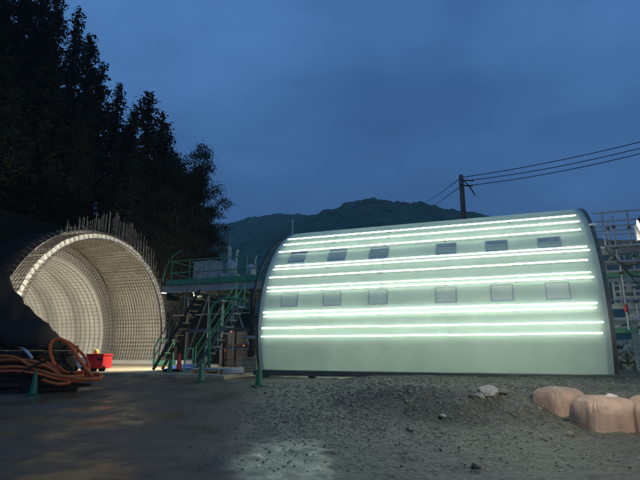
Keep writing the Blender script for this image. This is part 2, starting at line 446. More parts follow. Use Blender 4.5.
# inner ribs and travelling frame
for u in (.12, UL - .2):
    MB().arcshell(u, u + .08, RF - .26, RF - .052, ZC, T0, T1, 60).build('rib', M['lsteel'], form)
for u in (.7, 6.0, 11.6):
    for v in (-2.9, 2.9):
        MB().ibeam(P(u, v, .52), P(u, v, 4.45), .22, .25).build('leg', M['lsteel'], form)
    MB().ibeam(P(u, -3.05, 4.60), P(u, 3.05, 4.60), .22, .28).build('cross_beam', M['lsteel'], form)
    for sgn in (-1, 1):
        MB().bar(P(u + .01, sgn * 2.85, 3.3), P(u + .01, sgn * 1.5, 4.44), .12, .12).build('brace', M['lsteel'], form)
        MB().tube([P(u + .2, sgn * 3.0, 2.2), P(u + .2, sgn * 4.62, 1.8)], .06, 8).build('turnbuckle', M['lsteel'], form)
        MB().tube([P(u + .2, sgn * 3.0, 3.9), P(u + .2, sgn * 4.25, 3.9)], .06, 8).build('turnbuckle', M['lsteel'], form)
for v in (-2.9, 2.9):
    MB().ibeam(P(-.6, v, 4.88), P(12.4, v, 4.88), .2, .26).build('longitudinal_beam', M['lsteel'], form)
    MB().ibeam(P(.2, v, .64), P(12.0, v, .64), .24, .22).build('sill_beam', M['lsteel'], form)

# unseen tube lamps and rails added inside the skin for an even glow
for sgn in (-1, 1):
    for vv, zz in ((3.55, 1.25), (3.55, 3.0), (2.9, 5.25), (1.0, 5.6)):
        for k in range(6):
            a, b = .5 + k * 1.88, .5 + k * 1.88 + 1.6
            o_ = MB().tube([P(a, sgn * vv, zz), P(b, sgn * vv, zz)], .04, 8).build('added_inner_tube', M['added_inner_led'], form)
for sgn in (-1, 1):
    for vv, zz in ((3.55, 1.25), (3.55, 3.0), (2.9, 5.25), (1.0, 5.6)):
        MB().tube([P(.2, sgn * vv - sgn * .07, zz), P(11.8, sgn * vv - sgn * .07, zz)], .02, 6).build('added_lamp_rail', M['galv'], form)

def hit(px, py, rad=RF):
    """angle and station where the pixel's ray meets the cylinder"""
    c = Vector((0, 0, CAMZ)); r = ray(px, py)
    def rel(p): d = p - O3; return d.dot(A3), d.dot(V3), d.z - ZC
    t = 3.; last = None
    while t < 40:
        u, v, z = rel(c + r * t)
        if math.hypot(v, z) < rad: return u, math.atan2(z, v)
        t += .004
    return None
def cyl(u, th, r): return P(u, r * math.cos(th), ZC + r * math.sin(th))
TUBES = [(226.7, .30, 11.72), (232.5, .27, 11.72), (240.0, .30, 11.76), (255.8, .26, 11.66), (259.2, .20, 11.70), (268.3, .32, 11.78),
         (279.6, .30, 11.76), (284.0, .24, 11.74), (307.2, .26, 11.80), (312.0, .30, 11.76), (325.0, .16, 11.82), (334.8, .22, 11.84)]
rnd = random.Random(11)
for py, u0, u1 in TUBES:
    STAND = .10
    th = hit(440, py, RF + STAND)[1]
    # five lamps butted end to end, each of them a little out of line
    nseg = 5; ends = [u0 + (u1 - u0) * i / nseg for i in range(nseg + 1)]
    for i in range(nseg):
        d0, d1 = rnd.uniform(-.0016, .0016), rnd.uniform(-.0016, .0016)
        pts = [cyl(ends[i] + .012, th + d0, RF + STAND), cyl(ends[i + 1] - .012, th + d1, RF + STAND)]
        lt = MB().tube(pts, .023, 8).build('light_tube', M['led'], form)
        ch = [cyl(ends[i] + .012, th + d0, RF + STAND - .034), cyl(ends[i + 1] - .012, th + d1, RF + STAND - .034)]
        sub(MB().tube(ch, .012, 4).bar(ch[0], ch[1], .05, .012), 'added_light_stop', M['clip'], lt)  # strip added behind each tube to hold its light off the skin
        for uu in (ends[i] + .012, ends[i + 1] - .012):
            q = MB().bar(cyl(uu + (.02 if uu == ends[i] + .012 else -.02), th, RF - .01), cyl(uu + (.02 if uu == ends[i] + .012 else -.02), th, RF + STAND - .046), .03, .03)
            sub(q, 'clip', M['clip'], lt)
def hatch(px, py, wpx, hpx, name, mt, fr, row):
    u, th = hit(px, py)
    u0 = hit(px - wpx / 2, py)[0]; u1 = hit(px + wpx / 2, py)[0]; t0 = hit(px, py - hpx / 2)[1]; t1 = hit(px, py + hpx / 2)[1]
    if u0 < u1: u0, u1 = u1, u0
    f = MB(); e = .04
    def q(a, b, c, d, ra, rb):
        m = MB(); m.v = [cyl(a, c, ra), cyl(b, c, ra), cyl(b, d, ra), cyl(a, d, ra), cyl(a, c, rb), cyl(b, c, rb), cyl(b, d, rb), cyl(a, d, rb)]
        m.f = [(0, 1, 2, 3), (4, 7, 6, 5), (0, 4, 5, 1), (1, 5, 6, 2), (2, 6, 7, 3), (3, 7, 4, 0)]; return m
    et = e / RF * (1 if t1 > t0 else -1)
    for a, b, c, d in ((u1 - e, u0 + e, t0 - et, t0), (u1 - e, u0 + e, t1, t1 + et), (u1 - e, u1, t0, t1), (u0, u0 + e, t0, t1)):
        m = q(a, b, c, d, RF - .02, RF + .018); f.add(m.v, m.f)
    fo = f.build(name, fr, form)
    m = q(u1, u0, t0, t1, RF - .02, RF + .008)
    sub(m, 'pane', mt, fo)
for px in (297.5, 337, 379, 446, 496.5, 549.5):
    hatch(px, 257.6 - (px - 297) * .0535, 15 + (px - 297) * .027, 10.5 + (px - 297) * .008, 'inspection_window', M['window'], M['wframe'], 0)
for px in (289.5, 332, 378, 446, 502, 558):
    hatch(px, 300 - (px - 290) / 268 * 9.0, 15 + (px - 290) * .027, 12.5 + (px - 290) * .014, 'inspection_hatch', M['hatch'], M['wframe'], 1)
# little pipe standing on the far shoulder of the left end, guard hoop around it
MB().tube([cyl(11.95, R(112), RF - .02), cyl(11.95, R(112), RF) + Vector((0, 0, .75))], .035, 8).build('vent_pipe', M['galv'], form)

# ================================================================== finished lining and rebar arch
lin = thing('tunnel_lining', 'pale concrete tunnel lining seen through the rebar arch', 'tunnel', P(UD + 1, 0, .5))
u = UD
LT0, LT1 = R(-19.5), R(199.5)
rnd = random.Random(17)
for k in range(9):
    ln = 2.6 if k < 5 else 6.
    lo_ = MB().arcshell(u, u + ln - .025, RF + .03 * (k % 2), 5.97, ZC, LT0, LT1, 70).build('lining_ring', M['concrete'], lin, True)
    for p_ in lo_.data.polygons: p_.use_smooth = abs(p_.normal.dot(A3)) < .5
    u += ln
for k in range(26):
    uu = UD + .25 + k * .42
    MB().tube([P(uu, (RF - .05) * math.cos(t), ZC + (RF - .05) * math.sin(t)) for t in [LT0 + (LT1 - LT0) * i / 40 for i in range(41)]], .013, 4).build('mesh_hoop', M['rebar'], lin)
for k in range(70):
    t = LT0 + (LT1 - LT0) * (k + .5) / 70; r_ = RF - .03
    MB().tube([P(UD + .05 + rnd.uniform(0, .2), r_ * math.cos(t), ZC + r_ * math.sin(t)), P(UD + 11, r_ * math.cos(t), ZC + r_ * math.sin(t))], .012, 4).build('mesh_bar', M['rebar'], lin)
MB().box(P(u + .2, 0, 3.8), (.3, 12.6, 8.6), ROTZ).build('bulkhead', M['concrete'], lin)
MB().box(P((UD + u) / 2, 0, .50), (u - UD, 9.3, .2), ROTZ).build('invert_slab', M['concrete'], lin)
# work lamps on the near wall inside (out of the viewer's sight, behind the near haunch)
def work_lamp(pos, face, label, w_=.5, h_=.25, m=None, fix=None):
    t = thing('work_lamp', label, 'lamp', pos - Vector((0, 0, .15)), 'work lamps inside the tunnel')
    d = Vector(face).normalized(); yaw = math.atan2(d.y, d.x); pit = -math.asin(d.z)
    MB().box(pos, (.10, w_ + .06, h_ + .06), yaw, 0, pit).build('housing', M['dsteel'], t)
    MB().box(pos + d * .055, (.012, w_, h_), yaw, 0, pit).build('lens', m or M['lamp_warm'], t)
    if fix is not None: MB().tube([pos - d * .04, fix], .025, 6).build('bracket', M['dsteel'], t)
    return t
for k, u_ in enumerate((26.2, 27.4, 28.6, 30.6, 33., 36., 40., 45., 50.)):
    rr = RP - .45 if u_ < UD - 1 else RF - .30
    zc_ = ZP if u_ < UD - 1 else ZC
    for th in ((164,) if u_ < 29.5 else (164, 140)):
        c_, s_ = math.cos(R(th)), math.sin(R(th))
        p0 = P(u_, rr * c_, zc_ + rr * s_)
        t = thing('tube_lamp', 'warm tube lamp on the hidden near wall inside the tunnel', 'lamp', p0 - Vector((0, 0, .1)), 'tube lamps inside the tunnel')
        MB().tube([p0 - A3 * .6, p0 + A3 * .6], .035, 8).build('tube', M['batten'], t)
        q0 = P(u_, (rr + .07) * c_, zc_ + (rr + .07) * s_); q1 = P(u_, (rr + .30) * c_, zc_ + (rr + .30) * s_)
        MB().bar(q0 - A3 * .64, q0 + A3 * .64, .06, .05).build('housing', M['lsteel'], t)
        for k2 in (-.5, .5): MB().tube([q0 + A3 * k2, q1 + A3 * k2], .012, 6).build('bracket', M['dsteel'], t)

cage = thing('rebar_cage', 'lit arch of steel reinforcement bars around the tunnel mouth', 'rebar', P(26.6, 0, .5))
C0, C1 = R(-17), R(197)
def hoop(u, r, n=44, rad=.013, j=0.):
    return MB().tube([P(u + j * math.sin(7 * t), r * math.cos(t), ZP + r * math.sin(t)) for t in [C0 + (C1 - C0) * i / n for i in range(n + 1)]], rad, 4)
nh = 21
rnd = random.Random(3)
for k in range(nh):
    u = UP + (UD - UP - .05) * k / (nh - 1)
    hoop(u, RP - .10, rad=.018, j=.012).build('inner_hoop', M['rebar'], cage)
for k in range(nh):
    u = UP + .1 + (UD - UP - .15) * k / (nh - 1)
    hoop(u, RP + .26, rad=.015, j=.012).build('outer_hoop', M['rebar'], cage)
nl = 84
for k in range(nl):
    t = C0 + (C1 - C0) * (k + .5) / nl
    for nm, r, e0 in (('inner_bar', RP - .07, .12), ('outer_bar', RP + .29, .10)):
        ex = e0 + rnd.uniform(-.05, .09)
        a = P(UP - ex, r * math.cos(t), ZP + r * math.sin(t)); b = P(UD - .02, r * math.cos(t), ZP + r * math.sin(t))
        MB().tube([a, b], .016, 4).build(nm, M['rebar'], cage)
for r_ in (4.92, 5.07, 5.22, 5.37):
    hoop(UD - .07, r_, rad=.014, j=.01).build('end_hoop', M['rebar'], cage)
for k in range(nl):
    t = C0 + (C1 - C0) * (k + .5) / nl
    MB().tube([P(UD - .09, 4.86 * math.cos(t), ZP + 4.86 * math.sin(t)), P(UD - .09, 5.5 * math.cos(t), ZP + 5.5 * math.sin(t))], .012, 4).build('end_tie', M['rebar'], cage)
# stop-end boards that close the gap between the two layers
nb = 64
for k in range(nb):
    t0 = C0 + (C1 - C0) * (k + .06) / nb; t1 = C0 + (C1 - C0) * (k + .94) / nb
    MB().arcshell(UP + .13 + rnd.uniform(-.015, .015), UP + .17, RP - .06 + rnd.uniform(-.02, .02), RP + .22 + rnd.uniform(-.03, .02), ZP, t0, t1, 1).build('stop_end_board', M['stop'], cage)
# ties across the face
for k in range(nb):
    t = C0 + (C1 - C0) * (k + .0) / nb
    MB().tube([P(UP + .02, (RP - .14) * math.cos(t), ZP + (RP - .14) * math.sin(t)), P(UP + .02, (RP + .32) * math.cos(t), ZP + (RP + .32) * math.sin(t))], .011, 4).build('tie_bar', M['rebar_tip'], cage)
# starter bars standing up behind the arch
ns = 64
for k in range(ns):
    v = -3.0 + 8.7 * k / (ns - 1) + rnd.uniform(-.04, .04)
    rr = RP + .27
    z0 = ZP + math.sqrt(max(.1, rr * rr - min(v, 5.5) ** 2)) if v < 5.4 else 3.6
    hgt = .6 + 1.0 * ss(-3, 2.0, v) + rnd.uniform(-.3, .35)
    lean = rnd.uniform(-.05, .05)
    MB().tube([P(UP + .5 + .25 * (k % 2), v, z0 - .5), P(UP + .5 + .25 * (k % 2) + lean, v + lean, z0 + hgt)], .0105, 4).build('starter_bar', M['rebar_tip'], cage)
# bars jutting out of the near flank
for k in range(30):
    t = R(100 + k * 2.9); rr = RP + .33
    a = P(UP + .02, (rr - .06) * math.cos(t), ZP + (rr - .06) * math.sin(t)); b = P(UP + .55 + rnd.uniform(0, .35), (rr + .42) * math.cos(t), ZP + (rr + .42) * math.sin(t))
    MB().tube([a, b], .013, 4).build('flank_bar', M['rebar_tip'], cage)
outer = MB().arcshell(UP + .75, UD - .03, RP + .42, RP + .50, ZP, C0, C1, 80)
oo = outer.build('outer_form', M['sheet'], None, False, origin=P(26.6, 0, .5)); tag(oo, 'pale outer form boards arching behind the rebar grid', 'formwork')
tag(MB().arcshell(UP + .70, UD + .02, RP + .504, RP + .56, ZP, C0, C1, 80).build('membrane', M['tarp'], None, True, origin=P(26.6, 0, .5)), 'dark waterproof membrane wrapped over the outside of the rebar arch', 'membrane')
for sgn, lb in ((-1, 'near'), (1, 'far')):
    f = MB().box(P((UP + UD) / 2 - .9, sgn * 5.45, .74), (UD - UP + 2.2, .95, .24), ROTZ)
    tag(f.build('footing', M['concrete'], None), 'pale concrete footing under the %s foot of the rebar arch' % ('hidden left' if sgn < 0 else 'right'), 'footing')
# sprayed rock face around the tunnel above the lining
hw = MB(); n = 60; rin = 5.99; b = 0
for i in range(n + 1):
    t = R(-22) + R(224) * i / n; c_, s_ = math.cos(t), math.sin(t)
    k = min(9.2 / max(abs(c_), 1e-3), 7.0 / max(s_, 1e-3) if s_ > 0 else 99)
    for uu in (29.05, 29.4):
        hw.v.append(P(uu, rin * c_, ZC + rin * s_)); hw.v.append(P(uu + .15 * nse(i, uu), k * c_, ZC + k * s_))
for i in range(n):
    a = i * 4; c = a + 4
    hw.f += [(a, a + 1, c + 1, c), (a + 2, c + 2, c + 3, a + 3), (a, c, c + 2, a + 2), (a + 1, a + 3, c + 3, c + 1)]
tag(hw.build('headwall', M['hill']), 'dark sprayed rock face behind the rebar arch', 'wall')

# ================================================================== work platform between form and arch
pf = thing('work_platform', 'steel work platform with green toe boards between formwork and rebar arch', 'platform', P(15, -1.5, .6))
VN, VF = -3.0, 2.0; U0, U1 = 12.25, 17.8; ZD = 4.5
for k in range(12):
    u0 = U0 + (U1 - U0) * k / 12
    MB().box(P(u0 + (U1 - U0) / 24, (VN + VF) / 2, ZD - .02), ((U1 - U0) / 12 - .015, VF - VN - .1, .04), ROTZ).build('deck_plank', M['steel'], pf)
for v in (VN, -.5, VF):
    MB().ibeam(P(U0 - .1, v, ZD - .21), P(U1 + .3, v, ZD - .21), .16, .30).build('main_beam', M['lsteel'] if v == VN else M['steel'], pf)
for k in range(5):
    u = U0 + .3 + (U1 - U0 - .5) * k / 4
    MB().bar(P(u, VN + .1, ZD - .43), P(u, VF - .1, ZD - .43), .12, .12).build('joist', M['steel'], pf)
# green toe boards in three lengths
for a, b in ((12.3, 13.55), (13.62, 15.55), (15.62, 17.8)):
    MB().bar(P(a, VN - .10, ZD + .10), P(b, VN - .10, ZD + .10), .03, .24).build('toe_board', M['green'], pf)
MB().bar(P(17.84, VN - .05, ZD + .10), P(17.84, VF, ZD + .10), .03, .24).build('toe_board', M['green'], pf)
for k, u in enumerate((12.4, 13.6, 14.6, 15.6, 16.6, 17.6)):
    MB().tube([P(u, VN - .05, ZD), P(u, VN - .05, ZD + 1.12)], .026, 8).build('rail_post', M['green'], pf)
    MB().tube([P(u, VF, ZD), P(u, VF, ZD + 1.12)], .026, 8).build('rail_post', M['green'], pf)
for v in (VN - .05, VF):
    for z in (.55, 1.12):
        MB().tube([P(12.3, v, ZD + z), P(17.65, v, ZD + z)], .024, 8).build('guard_rail', M['green'], pf)
for z in (.55, 1.12):
    MB().tube([P(17.65, VN - .05, ZD + z), P(17.65, VF, ZD + z)], .024, 8).build('guard_rail', M['green'], pf)
# bent guard hoops at the left end, leaning back
for v in (VN - .05,):
    pts = [P(18.05 + .05 * math.cos(a) - 1.05 * (1 - math.cos(a)), v, ZD + .05 + 1.55 * math.sin(a)) for a in [R(5 + 13 * i) for i in range(7)]]
    MB().tube(pts, .028, 8).build('end_hoop', M['green'], pf)
# columns and lower tie
MB().ibeam(P(13.25, VN - .02, .66), P(13.25, VN - .02, ZD - .37), .18, .18).build('column', M['dsteel'], pf)
MB().ibeam(P(17.6, VF - .3, .66), P(17.6, VF - .3, ZD - .37), .18, .18).build('column', M['dsteel'], pf)
MB().ibeam(P(13.25, VF - .3, .66), P(13.25, VF - .3, ZD - .37), .18, .18).build('column', M['dsteel'], pf)
MB().bar(P(12.0, VN - .02, 2.42), P(17.2, VN - .02, 2.36), .12, .14).build('tie_beam', M['steel'], pf)
MB().tube([P(12.55, VN - .25, 2.0), P(13.6, VN - .25, 2.05)], .07, 8).build('short_pipe', M['lsteel'], pf)
# knee braces
MB().bar(P(13.35, VN + .1, 3.2), P(14.3, VN + .1, ZD - .4), .09, .09).build('knee_brace', M['steel'], pf)

for a_, b_ in (((16.9, -2.6, .64), (16.9, -2.6, ZD - .4)), ((15.9, -2.4, .64), (15.9, -2.4, ZD - .4)), ((14.5, -2.5, .64), (14.5, -2.5, ZD - .4)), ((12.5, -2.2, .64), (12.5, -2.2, ZD - .4)),
               ((16.9, -2.66, .9), (15.9, -2.46, 3.9)), ((14.5, -2.56, 3.8), (13.3, -2.8, 1.2)), ((17.6, -2.7, 3.1), (12.6, -2.5, 3.15)), ((15.9, -2.5, 1.6), (12.6, -2.4, 1.55))):
    MB().tube([P(*a_), P(*b_)], .03, 8).build('scaffold_tube', M['galv'], pf)
for k in range(4):
    q0 = P(13.0 + k * 1.15, -3.08, ZD - .38); q1 = P(13.9 + k * 1.15, -3.08, ZD - .38)
    MB().tube([q0.lerp(q1, i / 8) - Vector((0, 0, (.3 + .15 * (k % 2)) * 4 * (i / 8) * (1 - i / 8))) for i in range(9)], .018, 6).build('slack_cable', M['wire'], pf)

# bent green strut frame under the platform
def on_v(px, py, v):
    r = ray(px, py); c = Vector((0, 0, CAMZ)); t = (v - (c - O3).dot(V3)) / r.dot(V3); return c + r * t
pts = [on_v(px, py, -4.35) for px, py in ((209.5, 366), (209.5, 340), (209.5, 318), (211, 309), (215, 303), (221, 299.5), (229, 298), (238, 299), (247, 301))]
pts[0].z = .6
tag(MB().tube(pts, .055, 8).build('bent_frame', M['green'], None, True), 'green bent pipe frame beside the small safety gate', 'steel frame')

# stairs
def stair(name, label, ub, zb, ut, zt, v, wd, rail_m, str_m, tread_m, railside=(-1, 1), nt_=None):
    t = thing(name, label, 'stairs', P((ub + ut) / 2, v, .62))
    n = nt_ or max(6, int((zt - zb) / .26))
    for sgn in (-1, 1):
        MB().bar(P(ub, v + sgn * wd / 2, zb + .02), P(ut, v + sgn * wd / 2, zt), .04, .12).build('stringer', str_m, t)
    for k in range(n):
        q = (k + .7) / n
        MB().box(P(ub + (ut - ub) * q, v, zb + (zt - zb) * q), (.24, wd - .06, .04), ROTZ).build('tread', tread_m, t)
    for sgn in railside:
        vv = v + sgn * (wd / 2 + .045)
        MB().tube([P(ub, vv, zb + .95), P(ut, vv, zt + .95)], .024, 8).build('handrail', rail_m, t)
        MB().tube([P(ub, vv, zb + .5), P(ut, vv, zt + .5)], .02, 8).build('mid_rail', rail_m, t)
        for q in (0.02, .34, .67, .98):
            x = P(ub + (ut - ub) * q, vv, zb + (zt - zb) * q)
            MB().tube([x, x + Vector((0, 0, .96))], .024, 8).build('baluster', rail_m, t)
    return t
stair('steel_stair', 'steep dark steel stair rising from the rebar arch to the platform', 17.75, .64, 15.55, 4.1, -3.4, .62, M['steel'], M['dsteel'], M['tan'], (-1,))
stair('steel_stair', 'short stair with green handrail climbing into the open end of the formwork', 15.25, .64, 13.35, 3.35, -3.9, .6, M['lgreen'], M['steel'], M['lsteel'])
# green gate at the foot of the stair
gt = thing('safety_gate', 'small bright green safety gate at the foot of the short stair', 'gate', P(15.55, -4.05, .62))
g0 = P(15.38, -4.2, .62); g1 = P(15.78, -4.2, .62)
for g_ in (g0, g1): MB().tube([g_, g_ + Vector((0, 0, .98))], .03, 8).build('post', M['lgreen'], gt)
for z in (.06, .5, .95): MB().tube([g0 + Vector((0, 0, z)), g1 + Vector((0, 0, z))], .026, 8).build('rail', M['lgreen'], gt)
# small green guard at the arch foot
gr = thing('guard_frame', 'small green guard frame standing at the right foot of the rebar arch', 'guard rail', P(22.3, 3.4, .62))
for (ua, ub_) in ((22.0, 22.0), (23.3, 23.3)):
    MB().tube([P(ua, 3.4, .62), P(ua, 3.4, 2.1)], .03, 8).build('post', M['green'], gr)
MB().tube([P(22.0, 3.4, 2.1), P(23.3, 3.4, 2.1)], .03, 8).build('top_rail', M['green'], gr)
MB().tube([P(22.0, 3.4, 1.35), P(23.3, 3.4, 1.35)], .025, 8).build('mid_rail', M['green'], gr)
MB().tube([P(22.0, 3.4, 2.1), P(22.9, 3.4, .64)], .025, 8).build('brace', M['green'], gr)
MB().box(P(22.65, 3.4, .76), (1.4, .4, .26), ROTZ).build('base_box', M['green'], gr)

# equipment on the platform
cb = thing('control_cabinet', 'grey control cabinet standing on the left of the work platform', 'cabinet', P(16.55, -1.6, ZD))
MB().box(P(16.55, -1.6, ZD + .62), (1.25, .7, 1.14), ROTZ).build('body', M['lsteel'], cb)
MB().box(P(16.55, -1.6, ZD + 1.225), (1.33, .78, .06), ROTZ).build('lid', M['lsteel'], cb)
for du in (-.31, .31): MB().box(P(16.55 + du, -1.96, ZD + .62), (.58, .025, 1.0), ROTZ).build('door', M['lsteel'], cb)
MB().box(P(16.55, -1.6, ZD + .028), (1.2, .66, .05), ROTZ).build('plinth', M['dsteel'], cb)
def pump(pos, lb, s=1.):
    t = thing('pump_unit', lb, 'pump', pos)
    MB().box(pos + Vector((0, 0, .30)) * s, (.75 * s, .55 * s, .58 * s), ROTZ).build('body', M['lsteel'], t)
    MB().lathe(pos + Vector((0, 0, .585)) * s, [(.24 * s, 0), (.26 * s, .04 * s), (.26 * s, .45 * s), (.16 * s, .6 * s), (.07 * s, .66 * s)], 14).build('tank', M['lsteel'], t, True)
    MB().tube([pos + Vector((.25 * s, 0, .55 * s)), pos + Vector((.25 * s, 0, 1.5 * s)), pos + Vector((.32 * s, 0, 1.75 * s))], .06 * s, 8).build('exhaust_pipe', M['lsteel'], t)
pump(P(15.35, -1.5, ZD), 'grey pump unit with upright pipe beside the grey cabinet', 1.05)
pump(P(14.3, -1.4, ZD), 'second grey pump unit on the platform, nearer the formwork', .85)
tag(MB().tube([P(16.1, -.4, ZD), P(16.1, -.4, ZD + 2.2), P(16.16, -.4, ZD + 2.3)], [.10, .10, .05], 10).build('vent_stack', M['lsteel'], None, True), 'thin upright vent stack behind the grey cabinet', 'pipe')
# inclined dark arch frame in front of the form's left end
pts = [P(12.55, RF * .93 * math.cos(t), ZC + RF * .97 * math.sin(t)) for t in [R(100 + 4.5 * i) for i in range(16)]]
tag(MB().tube(pts, .06, 8).build('arch_pipe', M['dsteel'], None, True), 'dark curved pipe frame beside the left end of the formwork', 'pipe frame')
# lamp under the platform's left end that lights the rebar arch
wl = work_lamp(P(17.75, -2.7, ZD - .56), A3 + V3 * .25 + Vector((0, 0, -.16)), 'work lamp under the platform end facing the rebar arch', .7, .3, fix=P(17.5, -2.75, ZD - .40))

# ------------------------------------------------------------------ things on the slab
def cone_obj(name, label, mt, pos, h=.7, group=None):
    t = thing(name, label, 'cone', pos, group)
    MB().box(pos + Vector((0, 0, .02)), (h * .56, h * .56, .04), .3).build('base', M['rubber'] if mt is not M['cone_g'] else mt, t)
    MB().lathe(pos + Vector((0, 0, .038)), [(h * .2, 0), (h * .18, .03), (h * .055, h * .93), (h * .045, h * .96)], 16).build('body', mt, t, True)
    return t
def gp(px, py, dz=-.005):
    p = ground(px, py); p.z = gz(p.x, p.y) + dz; return p
cone_obj('traffic_cone', 'green cone on dark ground in front of the green gate', M['cone_g'], gp(200.5, 382), .72)
cone_obj('traffic_cone', 'green cone at the lower left corner of the formwork', M['cone_g'], gp(259, 386), .72)
cone_obj('traffic_cone', 'dark green cone left of the red cone', M['cone_g'], gp(169.5, 376), .7)
cone_obj('traffic_cone', 'dim green cone in front of the orange hoses', M['cone_g'], gp(33, 395), .72)
def sp(px, D): 
    p = at(px, 366, D); p.z = .618; return p
cone_obj('traffic_cone', 'red cone beside the blue sheet', M['cone_r'], sp(179, 21.8), .75)
cone_obj('traffic_cone', 'small orange cone behind the green gate', M['cone_o'], sp(205.5, 23.4), .42)
bs = MB(); c0 = sp(187, 24.2); nx, ny = 14, 6
for j in range(ny + 1):
    for i in range(nx + 1):
        x = (i / nx - .5) * 1.9; y = (j / ny - .5) * 1.0
        bs.v.append(c0 + Vector((x, y, .02 + .22 * max(0, 1 - (2 * x / 1.9) ** 2) * max(0, 1 - (2 * y) ** 2) + .05 * abs(nse(x, y, 1, 3)))))
for j in range(ny):
    for i in range(nx):
        a = j * (nx + 1) + i; bs.f.append((a, a + 1, a + nx + 2, a + nx + 1))
bso = bs.build('blue_sheet', M['blue'], None, True); tag(bso, 'crumpled blue sheet on the floor beside the red cone', 'sheet')
md = bso.modifiers.new('thick', 'SOLIDIFY'); md.thickness = .012; md.offset = 1

# heap by the stair: pallet, crate, pipes, coil
pl = thing('pallet', 'low pallet of pipes beside the short stair', 'pallet', P(14.0, -4.9, .62))
for k in range(5): MB().box(P(14.0, -5.3 + k * .2, .735), (1.5, .13, .03), ROTZ).build('slat', M['tan'], pl)
for k in (-1, 0, 1): MB().box(P(14.0 + k * .62, -4.9, .67), (.1, .95, .096), ROTZ).build('bearer', M['tan'], pl)
rnd = random.Random(8)
for k in range(5):
    a = P(14.7 + rnd.uniform(-.1, .1), -5.25 + k * .17, .79); b = P(13.2 + rnd.uniform(-.15, .15), -5.2 + k * .16, .79 + rnd.uniform(0, .02))
    tag(MB().tube([a, b], .038, 8).build('scaffold_pipe', M['galv'], None, True), 'grey scaffold pipe lying on the pallet beside the short stair', 'pipe', 'pipes on the pallet')
cr = thing('crate', 'tan wooden crate among the gear under the form end', 'crate', P(13.0, -3.6, .62))
for k in range(4): MB().box(P(13.0, -3.88, .70 + k * .145), (.9, .025, .13), ROTZ).build('slat', M['tan'], cr)
for k in range(4): MB().box(P(13.0, -3.32, .70 + k * .145), (.9, .025, .13), ROTZ).build('slat', M['tan'], cr)
for du in (-.44, .44): MB().box(P(13.0 + du, -3.6, .915), (.03, .53, .56), ROTZ).build('end_board', M['tan'], cr)
MB().box(P(13.0, -3.6, 1.21), (.95, .66, .03), ROTZ).build('lid', M['tan'], cr)
def coil(c, r, k, rad, m, name, label, tilt=0, cat='hose'):
    pts = []
    for i in range(k * 20 + 1):
        a = 2 * math.pi * i / 20; q = i / 20
        pts.append(c + Vector((r * (1 + .06 * math.sin(q * 3)) * math.cos(a), r * (1 + .06 * math.cos(q * 2)) * math.sin(a), rad + q * rad * 1.6)))
    return tag(MB().tube(pts, rad, 8).build(name, m, None, True), label, cat)
coil(P(12.9, -5.1, .62), .38, 4, .03, M['pipe'], 'hose_coil', 'coiled pale hose on the floor by the form end')
coil(P(15.9, -4.9, .62), .3, 3, .022, M['rubber'], 'cable_coil', 'coiled black cable near the small orange cone', cat='cable')
# plastic sheet draped over a heap next to the form
hp = MB(); c0 = P(12.9, -2.5, .62)
for j in range(15):
    for i in range(15):
        x = (i / 14 - .5) * 2; y = (j / 14 - .5) * 1.6; e = max(0, 1 - abs(x) ** 2.2) * max(0, 1 - abs(y / .8) ** 2.2)
        hp.v.append(c0 + Vector((x * .9, y, .02 + .75 * e ** .5 + .1 * nse(x, y, 2, 2.2) * e ** .3)))
for j in range(14):
    for i in range(14):
        a = j * 15 + i; hp.f.append((a, a + 1, a + 16, a + 15))
hpo = hp.build('covered_heap', M['lsteel'], None, True); tag(hpo, 'grey covered heap of gear inside the form end', 'heap'); hpo.modifiers.new('t', 'SOLIDIFY').thickness = .01
# dark red tank skid deep under the platform, with red marker lamps
tk = thing('tank_skid', 'dark steel skid with red frame standing in shadow under the work platform', 'machine', P(15.6, 2.6, .62))
for z in (1.35, 2.15): MB().box(P(15.8, 2.6, z), (4.2, 1.0, .7), ROTZ).build('panel', M['dsteel'], tk)
for k in range(6): MB().bar(P(13.75 + k * .82, 2.05, .66), P(13.75 + k * .82, 2.05, 2.62), .09, .09).build('upright', M['rust'], tk)
for z in (.70, 1.74, 2.6): MB().bar(P(13.6, 2.02, z), P(18.0, 2.02, z), .08, .08).build('rail', M['rust'], tk)
MB().box(P(15.8, 2.6, .80), (4.3, 1.1, .34), ROTZ).build('base_frame', M['dsteel'], tk)
for i, (u_, z) in enumerate(((17.2, 2.5), (16.4, 1.74), (15.2, 2.45), (14.2, 1.9), (17.6, 1.5))):
    p = P(u_, 1.95, z)
    tag(MB().lathe(p - Vector((0, 0, .04)), [(.02, 0), (.045, .01), (.05, .06), (.03, .09)], 10).build('marker_lamp', M['lamp_red'], None, True), 'small red marker lamp on the dark skid under the platform', 'lamp', 'red marker lamps')

# red and white machine by the arch
rm = thing('compressor', 'small red and white machine in front of the rebar arch', 'machine', at(95, 365, 22.2))
rb = at(92.5, 366, 22.2); rb.z = .60
rm.location = rb
MB().box(rb + Vector((.28, 0, .42)), (.74, .75, .54), -.1).build('red_body', M['red'], rm)
MB().box(rb + Vector((-.46, .05, .38)), (.66, .72, .48), -.1).build('white_body', M['white'], rm)
MB().box(rb + Vector((.28, -.02, .72)), (.80, .8, .06), -.1).build('lid', M['red'], rm)
for dx in (-.62, -.2, .2, .55):
    MB().tube([rb + Vector((dx, -.36, .14)), rb + Vector((dx, -.26, .14))], .14, 14).build('wheel', M['rubber'], rm)
MB().box(rb + Vector((-.1, .0, .16)), (1.4, .5, .06), -.1).build('chassis', M['dsteel'], rm)
MB().box(rb + Vector((.45, -.385, .52)), (.26, .02, .10), -.1).build('grille', M['dsteel'], rm)
for dx in (-.6, -.38): MB().box(rb + Vector((dx, -.34, .44)), (.05, .02, .2), -.1).build('latch', M['dsteel'], rm)
